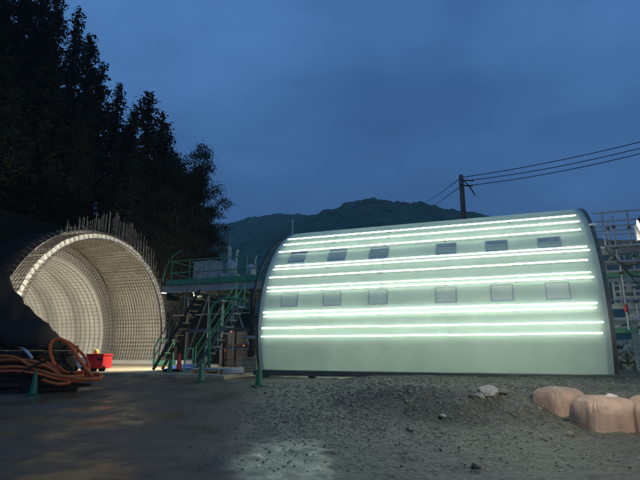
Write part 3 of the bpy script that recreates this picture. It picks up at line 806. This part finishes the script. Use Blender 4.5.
MB().tube([rb + Vector((-.9, -.2, .2)), rb + Vector((-1.15, -.25, .3)), rb + Vector((-1.3, -.25, .5))], .03, 8).build('drawbar', M['dsteel'], rm)
MB().lathe(rb + Vector((.1, 0, .745)), [(.09, 0), (.11, .03), (.11, .14), (.06, .2)], 12).build('beacon', M['yellow'], rm, True)

# ------------------------------------------------------------------ covered stack, hoses and pipes at the left edge
tp = MB(); nx, ny = 40, 26
base = at(-4, 340, 18.5)
TA, TB = at(-2, 268, 18.6), at(49, 325, 18.6)
def tarp_pt(s, t):
    # s: down the slope to the right 0..1, t: from front hem to back
    k = -1.1 + s * 2.1
    q = TA.lerp(TB, k)
    x = q.x; ridge = q.z - .42 * math.sin(max(0, k) * 3.1) if k < 1 else q.z
    ridge = min(ridge, 6.3)
    fall = (1 - abs(2 * t - 1)) ** .4
    hem = 1.95 + .14 * nse(x, t, 4, 2.0) - .35 * s
    z = hem + (max(ridge, hem + .25) - hem) * fall * (1 - ss(.93, 1., s) * .97)
    y = 17.7 + t * 2.6
    f = .09 * nse(x, y, z, 1.1) + .07 * nse(x * 2.4, y, z * 2.4, 1.3) + .03 * math.sin(9 * x + 4 * z + 3 * nse(x, y, z, .8))
    return Vector((x + f, y + f - .35 * (1 - fall), z + f * .7))
for j in range(ny + 1):
    for i in range(nx + 1): tp.v.append(tarp_pt(i / nx, j / ny))
for j in range(ny):
    for i in range(nx):
        a = j * (nx + 1) + i; tp.f.append((a, a + 1, a + nx + 2, a + nx + 1))
tpo = tp.build('tarpaulin', M['tarp'], None, True); tag(tpo, 'large dark tarpaulin sloping down over the stack at the left edge', 'tarpaulin'); tpo.modifiers.new('t', 'SOLIDIFY').thickness = .03
rnd = random.Random(21)
stk = thing('plank_stack', 'dark stack of wet planks and plates under the tarpaulin', 'stack', Vector((-11.5, 18.6, .2)))
z = .2
for k in range(14):
    th = rnd.uniform(.08, .15); ln = 4.6 + rnd.uniform(-.3, .35) - k * .03
    for j in range(3):
        MB().box((-11.85 + rnd.uniform(-.12, .12), 17.95 + j * .85 + rnd.uniform(-.08, .05), z + th / 2), (ln + rnd.uniform(-.2, .2), .80, th - .006), rnd.uniform(-.015, .015)).build('plank', M['timber'], stk)
    z += th
# orange flexible pipes
def hose(pts, rad, m, label, name='flexible_pipe', group=None):
    # Catmull-Rom
    pts = [Vector(p) for p in pts]; q = []
    e = [pts[0] * 2 - pts[1]] + pts + [pts[-1] * 2 - pts[-2]]
    for i in range(1, len(e) - 2):
        for k in range(14):
            t = k / 14; a, b, c, d = e[i - 1], e[i], e[i + 1], e[i + 2]
            q.append(.5 * ((2 * b) + (c - a) * t + (2 * a - 5 * b + 4 * c - d) * t * t + (3 * b - a - 3 * c + d) * t ** 3))
    q.append(pts[-1])
    # ribbed
    r = [rad * (1 + .10 * (i % 2)) for i in range(len(q))]
    return tag(MB().tube(q, r, 10).build(name, m, None, True), label, 'hose', group)
def hh(px, py, D): return at(px, py, D)
hose([hh(55, 366, 16.8), hh(50, 352, 16.9), hh(52, 342, 17.0), hh(60, 339, 17.1), hh(70, 346, 17.1), hh(79, 359, 17.0), hh(88, 371, 16.8), hh(92, 375, 16.6)], .058, M['hose'], 'reddish orange hose bent up into a standing loop')
hose([hh(-10, 361, 17.4), hh(15, 360, 17.3), hh(35, 362, 17.2), hh(55, 370, 17.0), hh(75, 374, 16.9), hh(95, 374, 17.0), hh(101, 376, 16.7), hh(97, 379, 16.4), hh(80, 379, 16.3), hh(60, 376, 16.3)], .062, M['hose2'], 'brown orange hose looping out to the right at the end of the heap')
hose([hh(-10, 368, 17.0), hh(18, 367, 16.9), hh(40, 371, 16.7), hh(62, 377, 16.4), hh(84, 375.5, 16.5)], .058, M['hose2'], 'brown orange hose lying along the front of the heap')
hose([hh(-10, 364, 17.8), hh(20, 355, 17.9), hh(38, 358, 17.8), hh(60, 371, 17.3), hh(85, 377, 16.9), hh(93, 377, 16.8)], .058, M['hose'], 'orange hose crossing behind the standing loop')
hose([hh(58, 366, 17.1), hh(66, 372, 16.8), hh(80, 372, 16.8), hh(89, 368, 17.0), hh(84, 356, 17.2), hh(70, 343, 17.3), hh(61, 340, 17.3)], .045, M['hose'], 'thin red hose doubling the standing loop')
hose([hh(-10, 345, 17.8), hh(6, 344.5, 17.7), hh(18, 346, 17.6), hh(26, 351, 17.4), hh(32, 358, 17.2)], .05, M['pipe'], 'pale grey pipe end curving over the orange hoses', 'grey_pipe')
hose([hh(-10, 372, 16.6), hh(16, 371, 16.5), hh(38, 374, 16.4), hh(58, 379, 16.3), hh(78, 381, 16.3), hh(90, 380, 16.4)], .04, M['hose'], 'thin orange hose trailing lowest along the front of the heap')
hose([hh(-10, 356, 17.0), hh(14, 357, 16.9), hh(30, 365, 16.7), hh(46, 366, 16.7), hh(60, 375, 16.6), hh(70, 382, 16.3), hh(58, 384, 16.1), hh(42, 380, 16.2)], .045, M['hose2'], 'twisted orange hose doubling back on itself in the heap')
hose([hh(20, 374, 16.4), hh(34, 366, 16.6), hh(48, 360, 16.8), hh(62, 362, 16.9), hh(72, 370, 16.8), hh(66, 377, 16.5), hh(50, 377, 16.4)], .035, M['rubber'], 'black hose tangled among the orange hoses', 'rubber_hose')
# loose planks under the hoses carrying them
hb = thing('board_heap', 'low dark heap of boards under the orange hoses', 'boards', Vector((-10.0, 16.6, .1)))
for k in range(9):
    MB().box((-10.6 + k * .28 + rnd.uniform(-.1, .1), 16.5 + rnd.uniform(-.12, .2), .20 + .11 * (k % 3)), (2.5 - k * .1, .26, .10), rnd.uniform(-.35, .35), 0, rnd.uniform(-.02, .03)).build('board', M['timber'], hb)

# ------------------------------------------------------------------ open steelwork at the right end of the form
eg = thing('end_gantry', 'open steelwork of pipes and beams projecting from the right end of the formwork', 'steelwork', P(-2.5, 0, .5))
for v in (-2.9, 2.9):
    MB().ibeam(P(-.62, v, 4.88), P(-5.6, v, 4.88), .2, .26).build('longitudinal_beam', M['steel'], eg)
    for u_ in (-2.2, -5.4): MB().ibeam(P(u_, v, .45), P(u_, v, 4.74), .2, .22).build('post', M['lsteel'], eg)
for u_ in (-1.2, -2.2, -3.4, -4.6, -5.5): MB().bar(P(u_, -2.8, 5.09), P(u_, 2.8, 5.09), .12, .12).build('cross_beam', M['steel'], eg)
for z, m_ in ((5.75, 'galv'), (6.25, 'galv')):
    for v in (-2.95, 0.2, 2.95): MB().tube([P(-.2, v, z), P(-5.8, v, z)], .03, 8).build('guard_rail', M[m_], eg)
for u_ in (-.5, -2.2, -3.8, -5.5):
    for v in (-2.95, .2, 2.95): MB().tube([P(u_, v, 5.02), P(u_, v, 6.3)], .03, 8).build('rail_post', M['galv'], eg)
for v, z, m_ in ((-3.6, 3.95, 'green'), (-3.6, 4.35, 'steel'), (-2.9, 2.95, 'lsteel'), (-1.5, 3.5, 'steel'), (-2.9, 2.15, 'green'), (1.5, 2.4, 'lsteel'), (0, 4.2, 'lsteel')):
    MB().bar(P(-.2, v, z), P(-5.8, v, z), .10, .16).build('walkway_beam', M[m_], eg)
for k in range(9):
    MB().box(P(-.5 - k * .6, -3.3, 4.06), (.56, .56, .04), ROTZ).build('deck_plank', M['steel'], eg)
MB().bar(P(-.3, -2.7, 2.25), P(-2.6, -2.7, 3.35), .14, .2).build('diagonal_brace', M['lsteel'], eg)
MB().bar(P(-2.6, -2.7, 2.25), P(-5.2, -2.7, 3.35), .14, .2).build('diagonal_brace', M['lsteel'], eg)
# framed panel
for z in (3.05, 3.25, 3.45, 3.65): MB().bar(P(-.55, -3.0, z), P(-2.3, -3.0, z), .05, .07).build('panel_rail', M['lsteel'], eg)
for u_ in (-.55, -.75, -2.3): MB().bar(P(u_, -3.06, 2.98), P(u_, -3.06, 3.75), .06, .06).build('panel_post', M['lsteel'], eg)
for u_ in (-.3, -1.9, -3.5): 
    MB().bar(P(u_, -3.6, 2.2), P(u_, -3.6, 4.4), .06, .06).build('hanger', M['steel'], eg)

def on_v(px, py, v):
    r = ray(px, py); c = Vector((0, 0, CAMZ)); t = (v - (c - O3).dot(V3)) / r.dot(V3); return c + r * t
for k, (y0, y1, v, rad, mm) in enumerate(((222, 217, -1.2, .03, 'galv'), (235, 232, -3.3, .028, 'galv'), (242, 240, -2.4, .05, 'steel'), (247, 243, -3.75, .03, 'lsteel'), (263, 259, -3.75, .035, 'galv'),
                                  (272, 268, -3.7, .04, 'lsteel'), (276, 273, -1.5, .06, 'steel'), (300, 299, -3.75, .03, 'galv'), (319, 320, -3.7, .06, 'lsteel'), (330, 331, -2.0, .05, 'galv'))):
    MB().tube([on_v(594 + (y0 - 222) * .14, y0, v), on_v(668, y1, v)], rad, 8).build('long_pipe', M[mm], eg)
for px, y0, y1, v in ((612, 216, 262, -3.7), (627, 212, 276, -2.4), (634, 288, 345, -3.6), (619, 255, 330, -3.75), (607, 222, 250, -1.2)):
    a_ = on_v(px, y0, v); b_ = a_.copy(); b_.z = on_v(px, y1, v).z
    MB().tube([a_, b_], .032, 8).build('upright_pipe', M['galv'], eg)
    for q in (.25, .7): MB().box(a_.lerp(b_, q), (.1, .1, .09), ROTZ).build('pipe_clamp', M['dsteel'], eg)
for px, py, v in ((593, 224.5, -3.4), (601, 248, -3.78)):
    c_ = on_v(px, py, v); MB().box(c_, (.22, .1, .06), ROTZ).build('bracket', M['white'], eg)  # white bars; the first stands in for a lamp's bright dash
for k in range(3):
    a_ = on_v(604 + k * 9, 246 + k * 8, -3.78); b_ = on_v(640 + k * 6, 262 + k * 12, -3.78)
    MB().tube([a_.lerp(b_, i / 8) - Vector((0, 0, .35 * 4 * (i / 8) * (1 - i / 8))) for i in range(9)], .018, 6).build('slack_cable', M['wire'], eg)
ex = on_v(626, 309, -3.82); fe = thing('fire_extinguisher', 'small red cylinder hung on the steelwork right of the formwork', 'extinguisher', ex - Vector((0, 0, .2)))
MB().lathe(ex - Vector((0, 0, .1)), [(.04, 0), (.05, .02), (.05, .17), (.025, .22), (.02, .26)], 12).build('cylinder', M['red'], fe, True)
MB().tube([ex + Vector((0, 0, .15)), ex + Vector((.04, -.02, .16)), ex + Vector((.06, -.03, .05))], .009, 6).build('hose', M['rubber'], fe)

# floodlight on a mast at the right edge
fp = at(640.5, 229, 7.2)
fl = thing('floodlight', 'bright floodlight on a thin mast at the right edge of the yard', 'floodlight', Vector((fp.x + .22, fp.y + .1, gz(fp.x, fp.y) - .02)))
mast = fp + Vector((.22, .10, -.2))
MB().tube([Vector((mast.x, mast.y, gz(fp.x, fp.y))), mast + Vector((0, 0, .35))], .045, 10).build('mast', M['galv'], fl, True)
MB().bar(mast + Vector((-.25, -.2, .36)), mast + Vector((.25, .35, .36)), .05, .05).build('yoke', M['galv'], fl)
for hp_, tgt in ((fp, Vector((-4, 13, 0))), (fp + Vector((.42, .5, .05)), Vector((10., 19., 3.0)))):
    d = (tgt - hp_).normalized(); yaw = math.atan2(d.y, d.x); pit = -math.asin(d.z)
    h_ = MB().box(hp_ - d * .07, (.12, .32, .26), yaw, 0, pit).build('lamp_head', M['dsteel'], fl)
    sub(MB().box(hp_, (.012, .26, .20), yaw, 0, pit), 'lens', M['lamp_cool'], h_)
for k in range(3):
    a = R(30 + 120 * k); MB().tube([Vector((mast.x, mast.y, gz(fp.x, fp.y) + .5)), Vector((mast.x + .55 * math.cos(a), mast.y + .55 * math.sin(a), gz(fp.x + .55 * math.cos(a), fp.y + .55 * math.sin(a)) + .0))], .022, 8).build('leg', M['galv'], fl)

# dark mesh panels and rubble behind the right end
gb = thing('mesh_wall', 'low dark wall of patterned mesh blocks behind the right end of the formwork', 'wall', P(-4, 3.4, .5))
for row in range(2):
    for k in range(16):
        uu = .4 - k * .56 - row * .28
        bl = MB().box(P(uu, 3.4, .74 + row * .45), (.52, .5, .42), ROTZ).build('block', M['block'], gb)
        m = MB()
        for sgn in (-1, 1): m.bar(P(uu + .2 * sgn, 3.135, .56 + row * .45), P(uu - .2 * sgn, 3.135, .92 + row * .45), .02, .05)
        sub(m, 'lattice', M['lsteel'], bl)
def rock_mesh(seed, sub_=1):
    bm = bmesh.new(); bmesh.ops.create_icosphere(bm, subdivisions=sub_, radius=1); r = random.Random(seed)
    s = (r.uniform(.7, 1.1), r.uniform(.6, 1.), r.uniform(.4, .75)); off = r.uniform(0, 50)
    for v in bm.verts:
        k = 1 + .35 * noise.noise(v.co * 1.3 + Vector((off, 0, 0))) + .12 * noise.noise(v.co * 3.1 + Vector((off, 4, 0)))
        v.co = Vector((v.co.x * s[0], v.co.y * s[1], v.co.z * s[2])) * k
    me = bpy.data.meshes.new('rock'); bm.to_mesh(me); bm.free(); return me
rk = [rock_mesh(i, 2) for i in range(6)]; rk1 = [rock_mesh(10 + i, 1) for i in range(8)]
def scatter(name, n, fn, m, seed, label, cat=None):
    r = random.Random(seed); vs = []; fs = []
    T = [([v.co.copy() for v in me.vertices], [tuple(p.vertices) for p in me.polygons]) for me in rk1]
    for i in range(n):
        x, y, z, s = fn(r); tv, tf = r.choice(T); b = len(vs); a = r.uniform(0, 6.28); ca, sa = math.cos(a), math.sin(a)
        for v in tv: vs.append((x + s * (v.x * ca - v.y * sa), y + s * (v.x * sa + v.y * ca), z + s * v.z))
        fs += [tuple(b + k for k in f) for f in tf]
    me = bpy.data.meshes.new(name); me.from_pydata(vs, [], fs); me.update(); me.materials.append(m)
    o = bpy.data.objects.new(name, me); COL.objects.link(o); return tag(o, label, cat, kind='stuff')
def f_g(r):
    while True:
        x = r.uniform(-2.2, 9.5); y = r.uniform(6.8, 17.0); u, v = uv_of(x, y)
        if v > -4.9: continue
        if r.random() > .18 + .82 * ss(7.5, 10.5, y + .8 * nse(x, y, 3., .5)) * ss(-2.2, .4, x + .9 * nse(x, y, 1, .4)): continue
        break
    far = ss(9., 12.5, y); s = .008 + .020 * r.random() ** 3 + far * .03 * r.random() ** 4 + (.035 * far + .01 if r.random() < .015 else 0)
    return x, y, gz(x, y) + s * .1, s
scatter('gravel', 22000, f_g, M['stone'], 4, 'loose grey crushed stone in front of the formwork', 'gravel')
def f_r(r):
    u_ = r.uniform(-8, .6); v = r.uniform(3.6, 6.4); p = P(u_, v, 0); s = r.uniform(.06, .2)
    return p.x, p.y, 1.3 + .5 * ss(3.4, 5.2, v) + r.uniform(-.1, .1), s
scatter('rubble_heap', 900, f_r, M['pstone'], 6, 'pale broken rubble heaped behind the mesh block wall', 'rubble')
bk = MB(); 
bk.add([P(.8, 3.75, .3), P(-8.5, 3.75, .3), P(-8.5, 7.5, .3), P(.8, 7.5, .3), P(.8, 3.75, 1.33), P(-8.5, 3.75, 1.33), P(-8.5, 7.5, 2.0), P(.8, 7.5, 2.0)],
       [(0, 1, 2, 3), (4, 7, 6, 5), (0, 4, 5, 1), (1, 5, 6, 2), (2, 6, 7, 3), (3, 7, 4, 0)])
tag(bk.build('earth_bank', M['hill']), kind='structure')
def rock(px, py, s, m, label, seed, rz=0, grp=None):
    p = gp(px, py, 0); me = rk[seed % 6].copy(); me.materials.append(m); me.name = 'rock'
    for pl_ in me.polygons: pl_.use_smooth = False
    o = bpy.data.objects.new('rock', me); COL.objects.link(o); o.location = (p.x, p.y, p.z + s * .18); o.scale = (s,) * 3; o.rotation_euler.z = rz
    return tag(o, label, 'rock', grp)
rock(489, 394, .26, M['pstone'], 'pale angular rock on top of the gravel bank', 0, .4)
rock(481, 397, .14, M['pstone'], 'small pale rock left of the biggest rock on the bank', 1, 1.2)
rock(501, 393, .17, M['stone'], 'dark grey rock just right of the pale rock on the bank', 2, 2.)
rock(472, 397, .10, M['stone'], 'small grey rock at the left of the rock group on the bank', 3, .9)
rock(569, 436, .11, M['stone'], 'dark grey rock at the foot of the sand bags', 4, .2)
rock(476, 468, .07, M['stone'], 'lone small dark stone in the muddy foreground', 5, .2)
rock(443, 418, .09, M['pstone'], 'small pale stone halfway down the gravel bank', 2, 1.2)
rock(410, 431, .08, M['stone'], 'small stone low on the gravel slope, left of the bank', 0, 2.2)

# ------------------------------------------------------------------ sand bags
def sandbag(px, D, top, wd, dp, ht, rz, label, seed, neck=None):
    p = at(px, 400, D); p.z = top - ht
    t = thing('sand_bag', label, 'sand bag', p, 'sand bags holding back the gravel', rz)
    bm = bmesh.new(); bmesh.ops.create_icosphere(bm, subdivisions=5, radius=1)
    rb_ = random.Random(seed); cx = rb_.uniform(-.15, .25)
    for v in bm.verts:
        x, y, z = v.co; ex = .45
        f = lambda q: math.copysign(abs(q) ** ex, q)
        q = Vector((f(x), f(y), math.copysign(abs(z) ** .5, z)))
        n_ = max(abs(q.x), abs(q.y), abs(q.z)); a = math.atan2(y, x)
        bulge = 1 + .07 * math.exp(-((z + .25) / .5) ** 2) - .10 * ss(.3, 1., z)
        q.x *= bulge * .93; q.y *= bulge * .93
        # gathered folds running down from the top, a sling pressed into the middle, general slump
        fold = .022 * math.sin(17 * a + 6 * nse(x, y, seed, 1.1)) * ss(-.5, .8, z) + .030 * nse(x * 2.2, y * 2.2, z * 2.2 + seed, 1.2) + .012 * nse(x, y, z + seed, 6.)
        crease = -.085 * math.exp(-((q.x - cx - .08 * nse(z, seed, 0, 1.3)) / .07) ** 2)
        q.x *= 1 + fold; q.y *= 1 + fold + crease; q.z += (.06 * nse(x, y, seed + 3, 1.4) + crease * .8) * ss(.2, .9, z) + fold * .4
        v.co = (q.x * wd / 2, q.y * dp / 2, (max(q.z, -.97) * .5 + .48) * ht)
    me = bpy.data.meshes.new('body'); bm.to_mesh(me); bm.free(); smooth(me); me.materials.append(M['bag'])
    o = bpy.data.objects.new('body', me); COL.objects.link(o); o.parent = t
    if neck:
        bm = bmesh.new(); bmesh.ops.create_icosphere(bm, subdivisions=3, radius=1)
        for v in bm.verts:
            x, y, z = v.co; a = math.atan2(y, x)
            k = 1 + .22 * nse(x, y, z + seed, 1.4) + .07 * math.sin(9 * a)
            v.co = (neck[0] + x * k * neck[2], neck[1] + y * k * neck[2] * .7, ht * .95 + z * k * neck[2] * .55)
        me = bpy.data.meshes.new('tied_neck'); bm.to_mesh(me); bm.free(); smooth(me); me.materials.append(M['bagtie'])
        o = bpy.data.objects.new('tied_neck', me); COL.objects.link(o); o.parent = t
    # sling belts
    return t
sandbag(559, 11.4, .72, 1.02, .9, .84, .42, 'leftmost sand bag, its left side buried in the gravel slope', 1.3, (-.2, -.1, .07))
sandbag(603.5, 9.95, .66, 1.12, .95, .86, .16, 'middle sand bag with a pressed-in sling and a pale tied neck', 8.1, (.12, -.05, .13))
sandbag(657, 9.6, .68, 1.05, .95, .88, -.12, 'sand bag cut off by the right edge of the picture', 17.2, (-.15, -.1, .12))

# ------------------------------------------------------------------ pole and power lines
ptop = at(461, 176, 34); pb = Vector((ptop.x, ptop.y, .3))
pole = thing('utility_pole', 'grey utility pole with wires rising behind the formwork', 'pole', pb)
MB().tube([pb, ptop + (pb - ptop) * .02, ptop], [.22, .17, .16], 12).build('shaft', M['polec'], pole, True)
MB().lathe(ptop - Vector((0, 0, .02)), [(.13, 0), (.14, .06), (.06, .14)], 10).build('cap', M['polec'], pole)
for dz, ln in ((-.35, .55), (-.75, .45)):
    MB().bar(ptop + Vector((-.18, -.14, dz)), ptop + Vector((ln + .3, -.14, dz - .06)), .07, .08).build('crossarm', M['dsteel'], pole)
    MB().lathe(ptop + Vector((ln + .2, -.14, dz - .02)), [(.03, 0), (.06, .03), (.04, .07), (.06, .1), (.03, .16)], 10).build('insulator', M['white'], pole)
MB().tube([ptop + Vector((.15, -.16, -.45)), ptop + Vector((.45, -.2, -.8)), ptop + Vector((.72, -.2, -1.25)), ptop + Vector((.85, -.2, -1.55))], [.035, .05, .05, .03], 8).build('drop_cable', M['wire'], pole)
def cable(a, b, sag, label):
    pts = [a.lerp(b, i / 24) - Vector((0, 0, sag * 4 * (i / 24) * (1 - i / 24))) for i in range(25)]
    return tag(MB().tube(pts, .028, 5).build('power_line', M['wire'], None, True, origin=a), label, 'power line')
cable(ptop + Vector((.1, 0, -.1)), at(690, 129, 27), .25, 'uppermost wire running right from the pole')
cable(ptop + Vector((.75, -.14, -.35)), at(690, 135, 27), .3, 'middle wire running right from the pole')
cable(ptop + Vector((.65, -.14, -.75)), at(690, 140.5, 27), .3, 'lowest wire running right from the pole')
e1, e2 = at(397, 197.5, 300), at(403, 200, 290)
cable(ptop + Vector((-.15, 0, -.25)), e1, 4.5, 'upper wire running left from the pole down to the mountain')
cable(ptop + Vector((-.15, 0, -.85)), e2, 4.5, 'lower wire running left from the pole down to the mountain')

# ================================================================== trees
def conifer(seed, h, rad, droop=.35, bare=.12):
    r = random.Random(seed); tr = MB()
    tr.tube([(0, 0, -.6), (.03, 0, h * .3), (r.uniform(-.1, .1), r.uniform(-.1, .1), h * .65), (0, 0, h * .985)], [h * .016 + .05, h * .013 + .03, h * .008 + .02, .02], 7)
    cr = MB(); nlev = 30
    for k in range(nlev):
        q = (k + .5) / nlev; z = h * (bare + (1 - bare) * q)
        env = rad * (1 - q) ** .6 * (.55 + .45 * min(1, q / .18)) + .12
        nb_ = max(4, int(9 * (1 - q * .4)))
        for j in range(nb_):
            a = r.uniform(0, 6.283); ln = env * r.uniform(.55, 1.15); d = Vector((math.cos(a), math.sin(a), 0))
            if ln > .5: tr.tube([Vector((0, 0, z)), Vector((0, 0, z - droop * ln * .5)) + d * ln * .9], [.02 + .012 * ln, .008], 3, False)
            m = max(6, int(ln * 26))
            for i in range(m):
                t = (i + .6) / m; c = Vector((0, 0, z - droop * ln * t ** 1.4)) + d * ln * t + Vector((r.gauss(0, .15), r.gauss(0, .15), r.gauss(0, .17)))
                s = r.uniform(.09, .21)
                x = Vector((r.gauss(0, 1), r.gauss(0, 1), r.gauss(0, .6))).normalized(); y = x.cross(Vector((r.gauss(0, 1), r.gauss(0, 1), r.gauss(0, 1)))).normalized()
                cr.add([c - x * s, c + y * s * .55, c + x * s * r.uniform(.8, 1.2), c - y * s * .5], [(0, 1, 2, 3)])
    return tr, cr
def broadleaf(seed, h, rad):
    r = random.Random(seed); tr = MB(); cr = MB()
    tr.tube([(0, 0, -.6), (.1, 0, h * .2), (.15, .1, h * .42), (.1, .1, h * .7)], [.26, .2, .15, .05], 8)
    for b in range(36):
        a = r.uniform(0, 6.283); z0 = h * r.uniform(.25, .68); z1 = min(h * .97, z0 + h * r.uniform(.08, .34))
        ln = rad * r.uniform(.45, 1.) * math.sqrt(max(.12, 1 - ((z1 / h - .62) / .42) ** 2)); e = Vector((math.cos(a) * ln, math.sin(a) * ln, z1)); s0 = Vector((.12, .05, z0))
        mid_ = s0.lerp(e, .5) + Vector((0, 0, -.25)); tr.tube([s0, mid_, e], [.08, .045, .015], 5)
        for cl in range(7):
            c0 = s0.lerp(e, r.uniform(.55, 1.1)) + Vector((r.gauss(0, .45), r.gauss(0, .45), r.gauss(0, .22)))
            for i in range(170):
                c = c0 + Vector((r.gauss(0, .34), r.gauss(0, .34), r.gauss(0, .15))); s = r.uniform(.03, .085)
                x = Vector((r.gauss(0, 1), r.gauss(0, 1), r.gauss(0, .5))).normalized(); y = x.cross(Vector((r.gauss(0, 1), r.gauss(0, 1), r.gauss(0, 1)))).normalized()
                cr.add([c - x * s, c + y * s * .6, c + x * s, c - y * s * .6], [(0, 1, 2, 3)])
    return tr, cr
def mesh_of(mb, name, m, smo=False):
    me = bpy.data.meshes.new(name); me.from_pydata([tuple(v) for v in mb.v], [], mb.f); me.materials.append(m)
    if smo: smooth(me)
    return me
protos = []
for i, (h, rd) in enumerate(((15, 2.6), (15, 3.2), (15, 2.2), (15, 2.9))):
    t_, c_ = conifer(40 + i, h, rd); protos.append((mesh_of(t_, 'trunk', M['bark'], True), mesh_of(c_, 'crown', M['leaf']), 15.))
for i in range(2):
    t_, c_ = broadleaf(70 + i, 10, 3.4); protos.append((mesh_of(t_, 'trunk', M['bark'], True), mesh_of(c_, 'crown', M['leaf2']), 10.))
rnd = random.Random(99)
def tree(k, x, y, ztop=None, h=None, label=None, group=None, wide=1.):
    z = hz(x, y) if x < 30 else 0
    z = max(z, gz(x, y, False))
    if h is None: h = max(4., ztop - z)
    tm, cm, ph = protos[k]; s = h / ph
    nm = 'cedar_tree' if k < 4 else 'broadleaf_tree'
    o = thing(nm, label, 'tree', Vector((x, y, z - .1)), group, rnd.uniform(0, 6.28)); sx_ = min(1.25, max(.75, s)) * wide if k < 4 else s * wide
    o.scale = (sx_, sx_, s)
    for n_, me in (('trunk', tm), ('crown', cm)):
        c = bpy.data.objects.new(n_, me); COL.objects.link(c); c.parent = o
def edge_tree(k, px, py, D, label, wide=1., h=None):
    p = at(px, py, D); tree(k, p.x, p.y, p.z, h, label, 'trees on the skyline of the slope', wide)
edge_tree(0, 60, -16, 52, 'highest cedar of the slope, its crown cut by the top of the picture')
edge_tree(1, 34, -62, 54, 'cedar above the top of the picture, second from the left edge', 1.2)
edge_tree(3, 8, -100, 55, 'cedar nearest the upper left corner, its tip out of the picture', 1.3)
edge_tree(2, 50, -34, 53, 'narrow cedar just left of the highest skyline crown', 1.2)
edge_tree(2, 80, 8, 51, 'cedar on the skyline just below the highest one')
edge_tree(1, 92, 34, 50, 'cedar halfway down the steep upper skyline')
edge_tree(3, 103, 62, 49, 'cedar low on the steep skyline, above the notch')
edge_tree(0, 120, 83, 48, 'cedar at the notch left of the tall pointed tree')
edge_tree(1, 150, 91, 44, 'tall pointed cedar standing out against the sky', 1.1)
edge_tree(3, 164, 112, 43, 'cedar on the right shoulder of the tall pointed one', 1.0)
edge_tree(4, 174, 139, 42, 'rounded broad tree below the pointed cedar', .62)
edge_tree(5, 190, 146, 41, 'broad spreading tree at the right end of the wood', .58)
edge_tree(4, 197, 176, 40, 'lowest leafy tree overhanging the valley at the wood edge', .55)
edge_tree(2, 135, 104, 47, 'small cedar in the notch beside the tall pointed tree')
edge_tree(5, 184, 200, 37, 'leafy tree in front of the spreading tree, above the platform', .62)
edge_tree(4, 166, 190, 38, 'leafy tree rising right behind the starter bars', .62)
n = 0; tries = 0
pts = []
while n < 62 and tries < 6000:
    tries += 1
    x = rnd.uniform(-62, -8); y = rnd.uniform(24, 66); u_, v_ = uv_of(x, y)
    if (u_ < 31 and abs(v_) < 9.5) or (u_ < 29): continue
    z = hz(x, y)
    if z < .3: continue
    if any((x - a) ** 2 + (y - b) ** 2 < 2.6 ** 2 for a, b in pts): continue
    h = rnd.uniform(10, 15.5)
    # keep below the skyline that the named trees make
    px = 320 + F * x / (y * math.cos(PITCH)); r_ = Vector((x, y, z + h - CAMZ)); c, s = math.cos(PITCH), math.sin(PITCH)
    d = r_.y * c + r_.z * s; px = 320 + F * r_.x / d; py = 240 - F * (-r_.y * s + r_.z * c) / d
    if px < -60 or px > 186: continue
    lim = [(-100, -400), (40, -60), (66, 0), (92, 44), (104, 72), (122, 92), (150, 108), (172, 136), (190, 156), (206, 190), (300, 230)]
    for (a, b_), (c2, d2) in zip(lim, lim[1:]):
        if a <= px <= c2: ly = b_ + (d2 - b_) * (px - a) / (c2 - a)
    if py < ly: continue
    pts.append((x, y)); n += 1
    tree(rnd.choice((0, 1, 2, 3, 0, 1, 5)) if px > 120 else rnd.choice((0, 1, 2, 3)), x, y, None, h, 'tall dark tree lost among others in the black wooded slope', 'trees of the dark slope')
print('trees', n)

# ================================================================== damp evening air
hb_ = MB().box((0, 200, 372), (6400, 6400, 760))
hzo = hb_.build('haze', None, None, False, origin=(0, 200, -8)); tag(hzo, 'thin damp evening haze over the whole valley', 'haze', kind='stuff')
hm = bpy.data.materials.new('haze'); hm.use_nodes = True; hm.node_tree.nodes.clear()
pv = hm.node_tree.nodes.new('ShaderNodeVolumePrincipled'); pv.inputs['Color'].default_value = (.85, .9, .95, 1); pv.inputs['Density'].default_value = .00045
ho = hm.node_tree.nodes.new('ShaderNodeOutputMaterial'); hm.node_tree.links.new(pv.outputs['Volume'], ho.inputs['Volume'])
hzo.data.materials.append(hm)
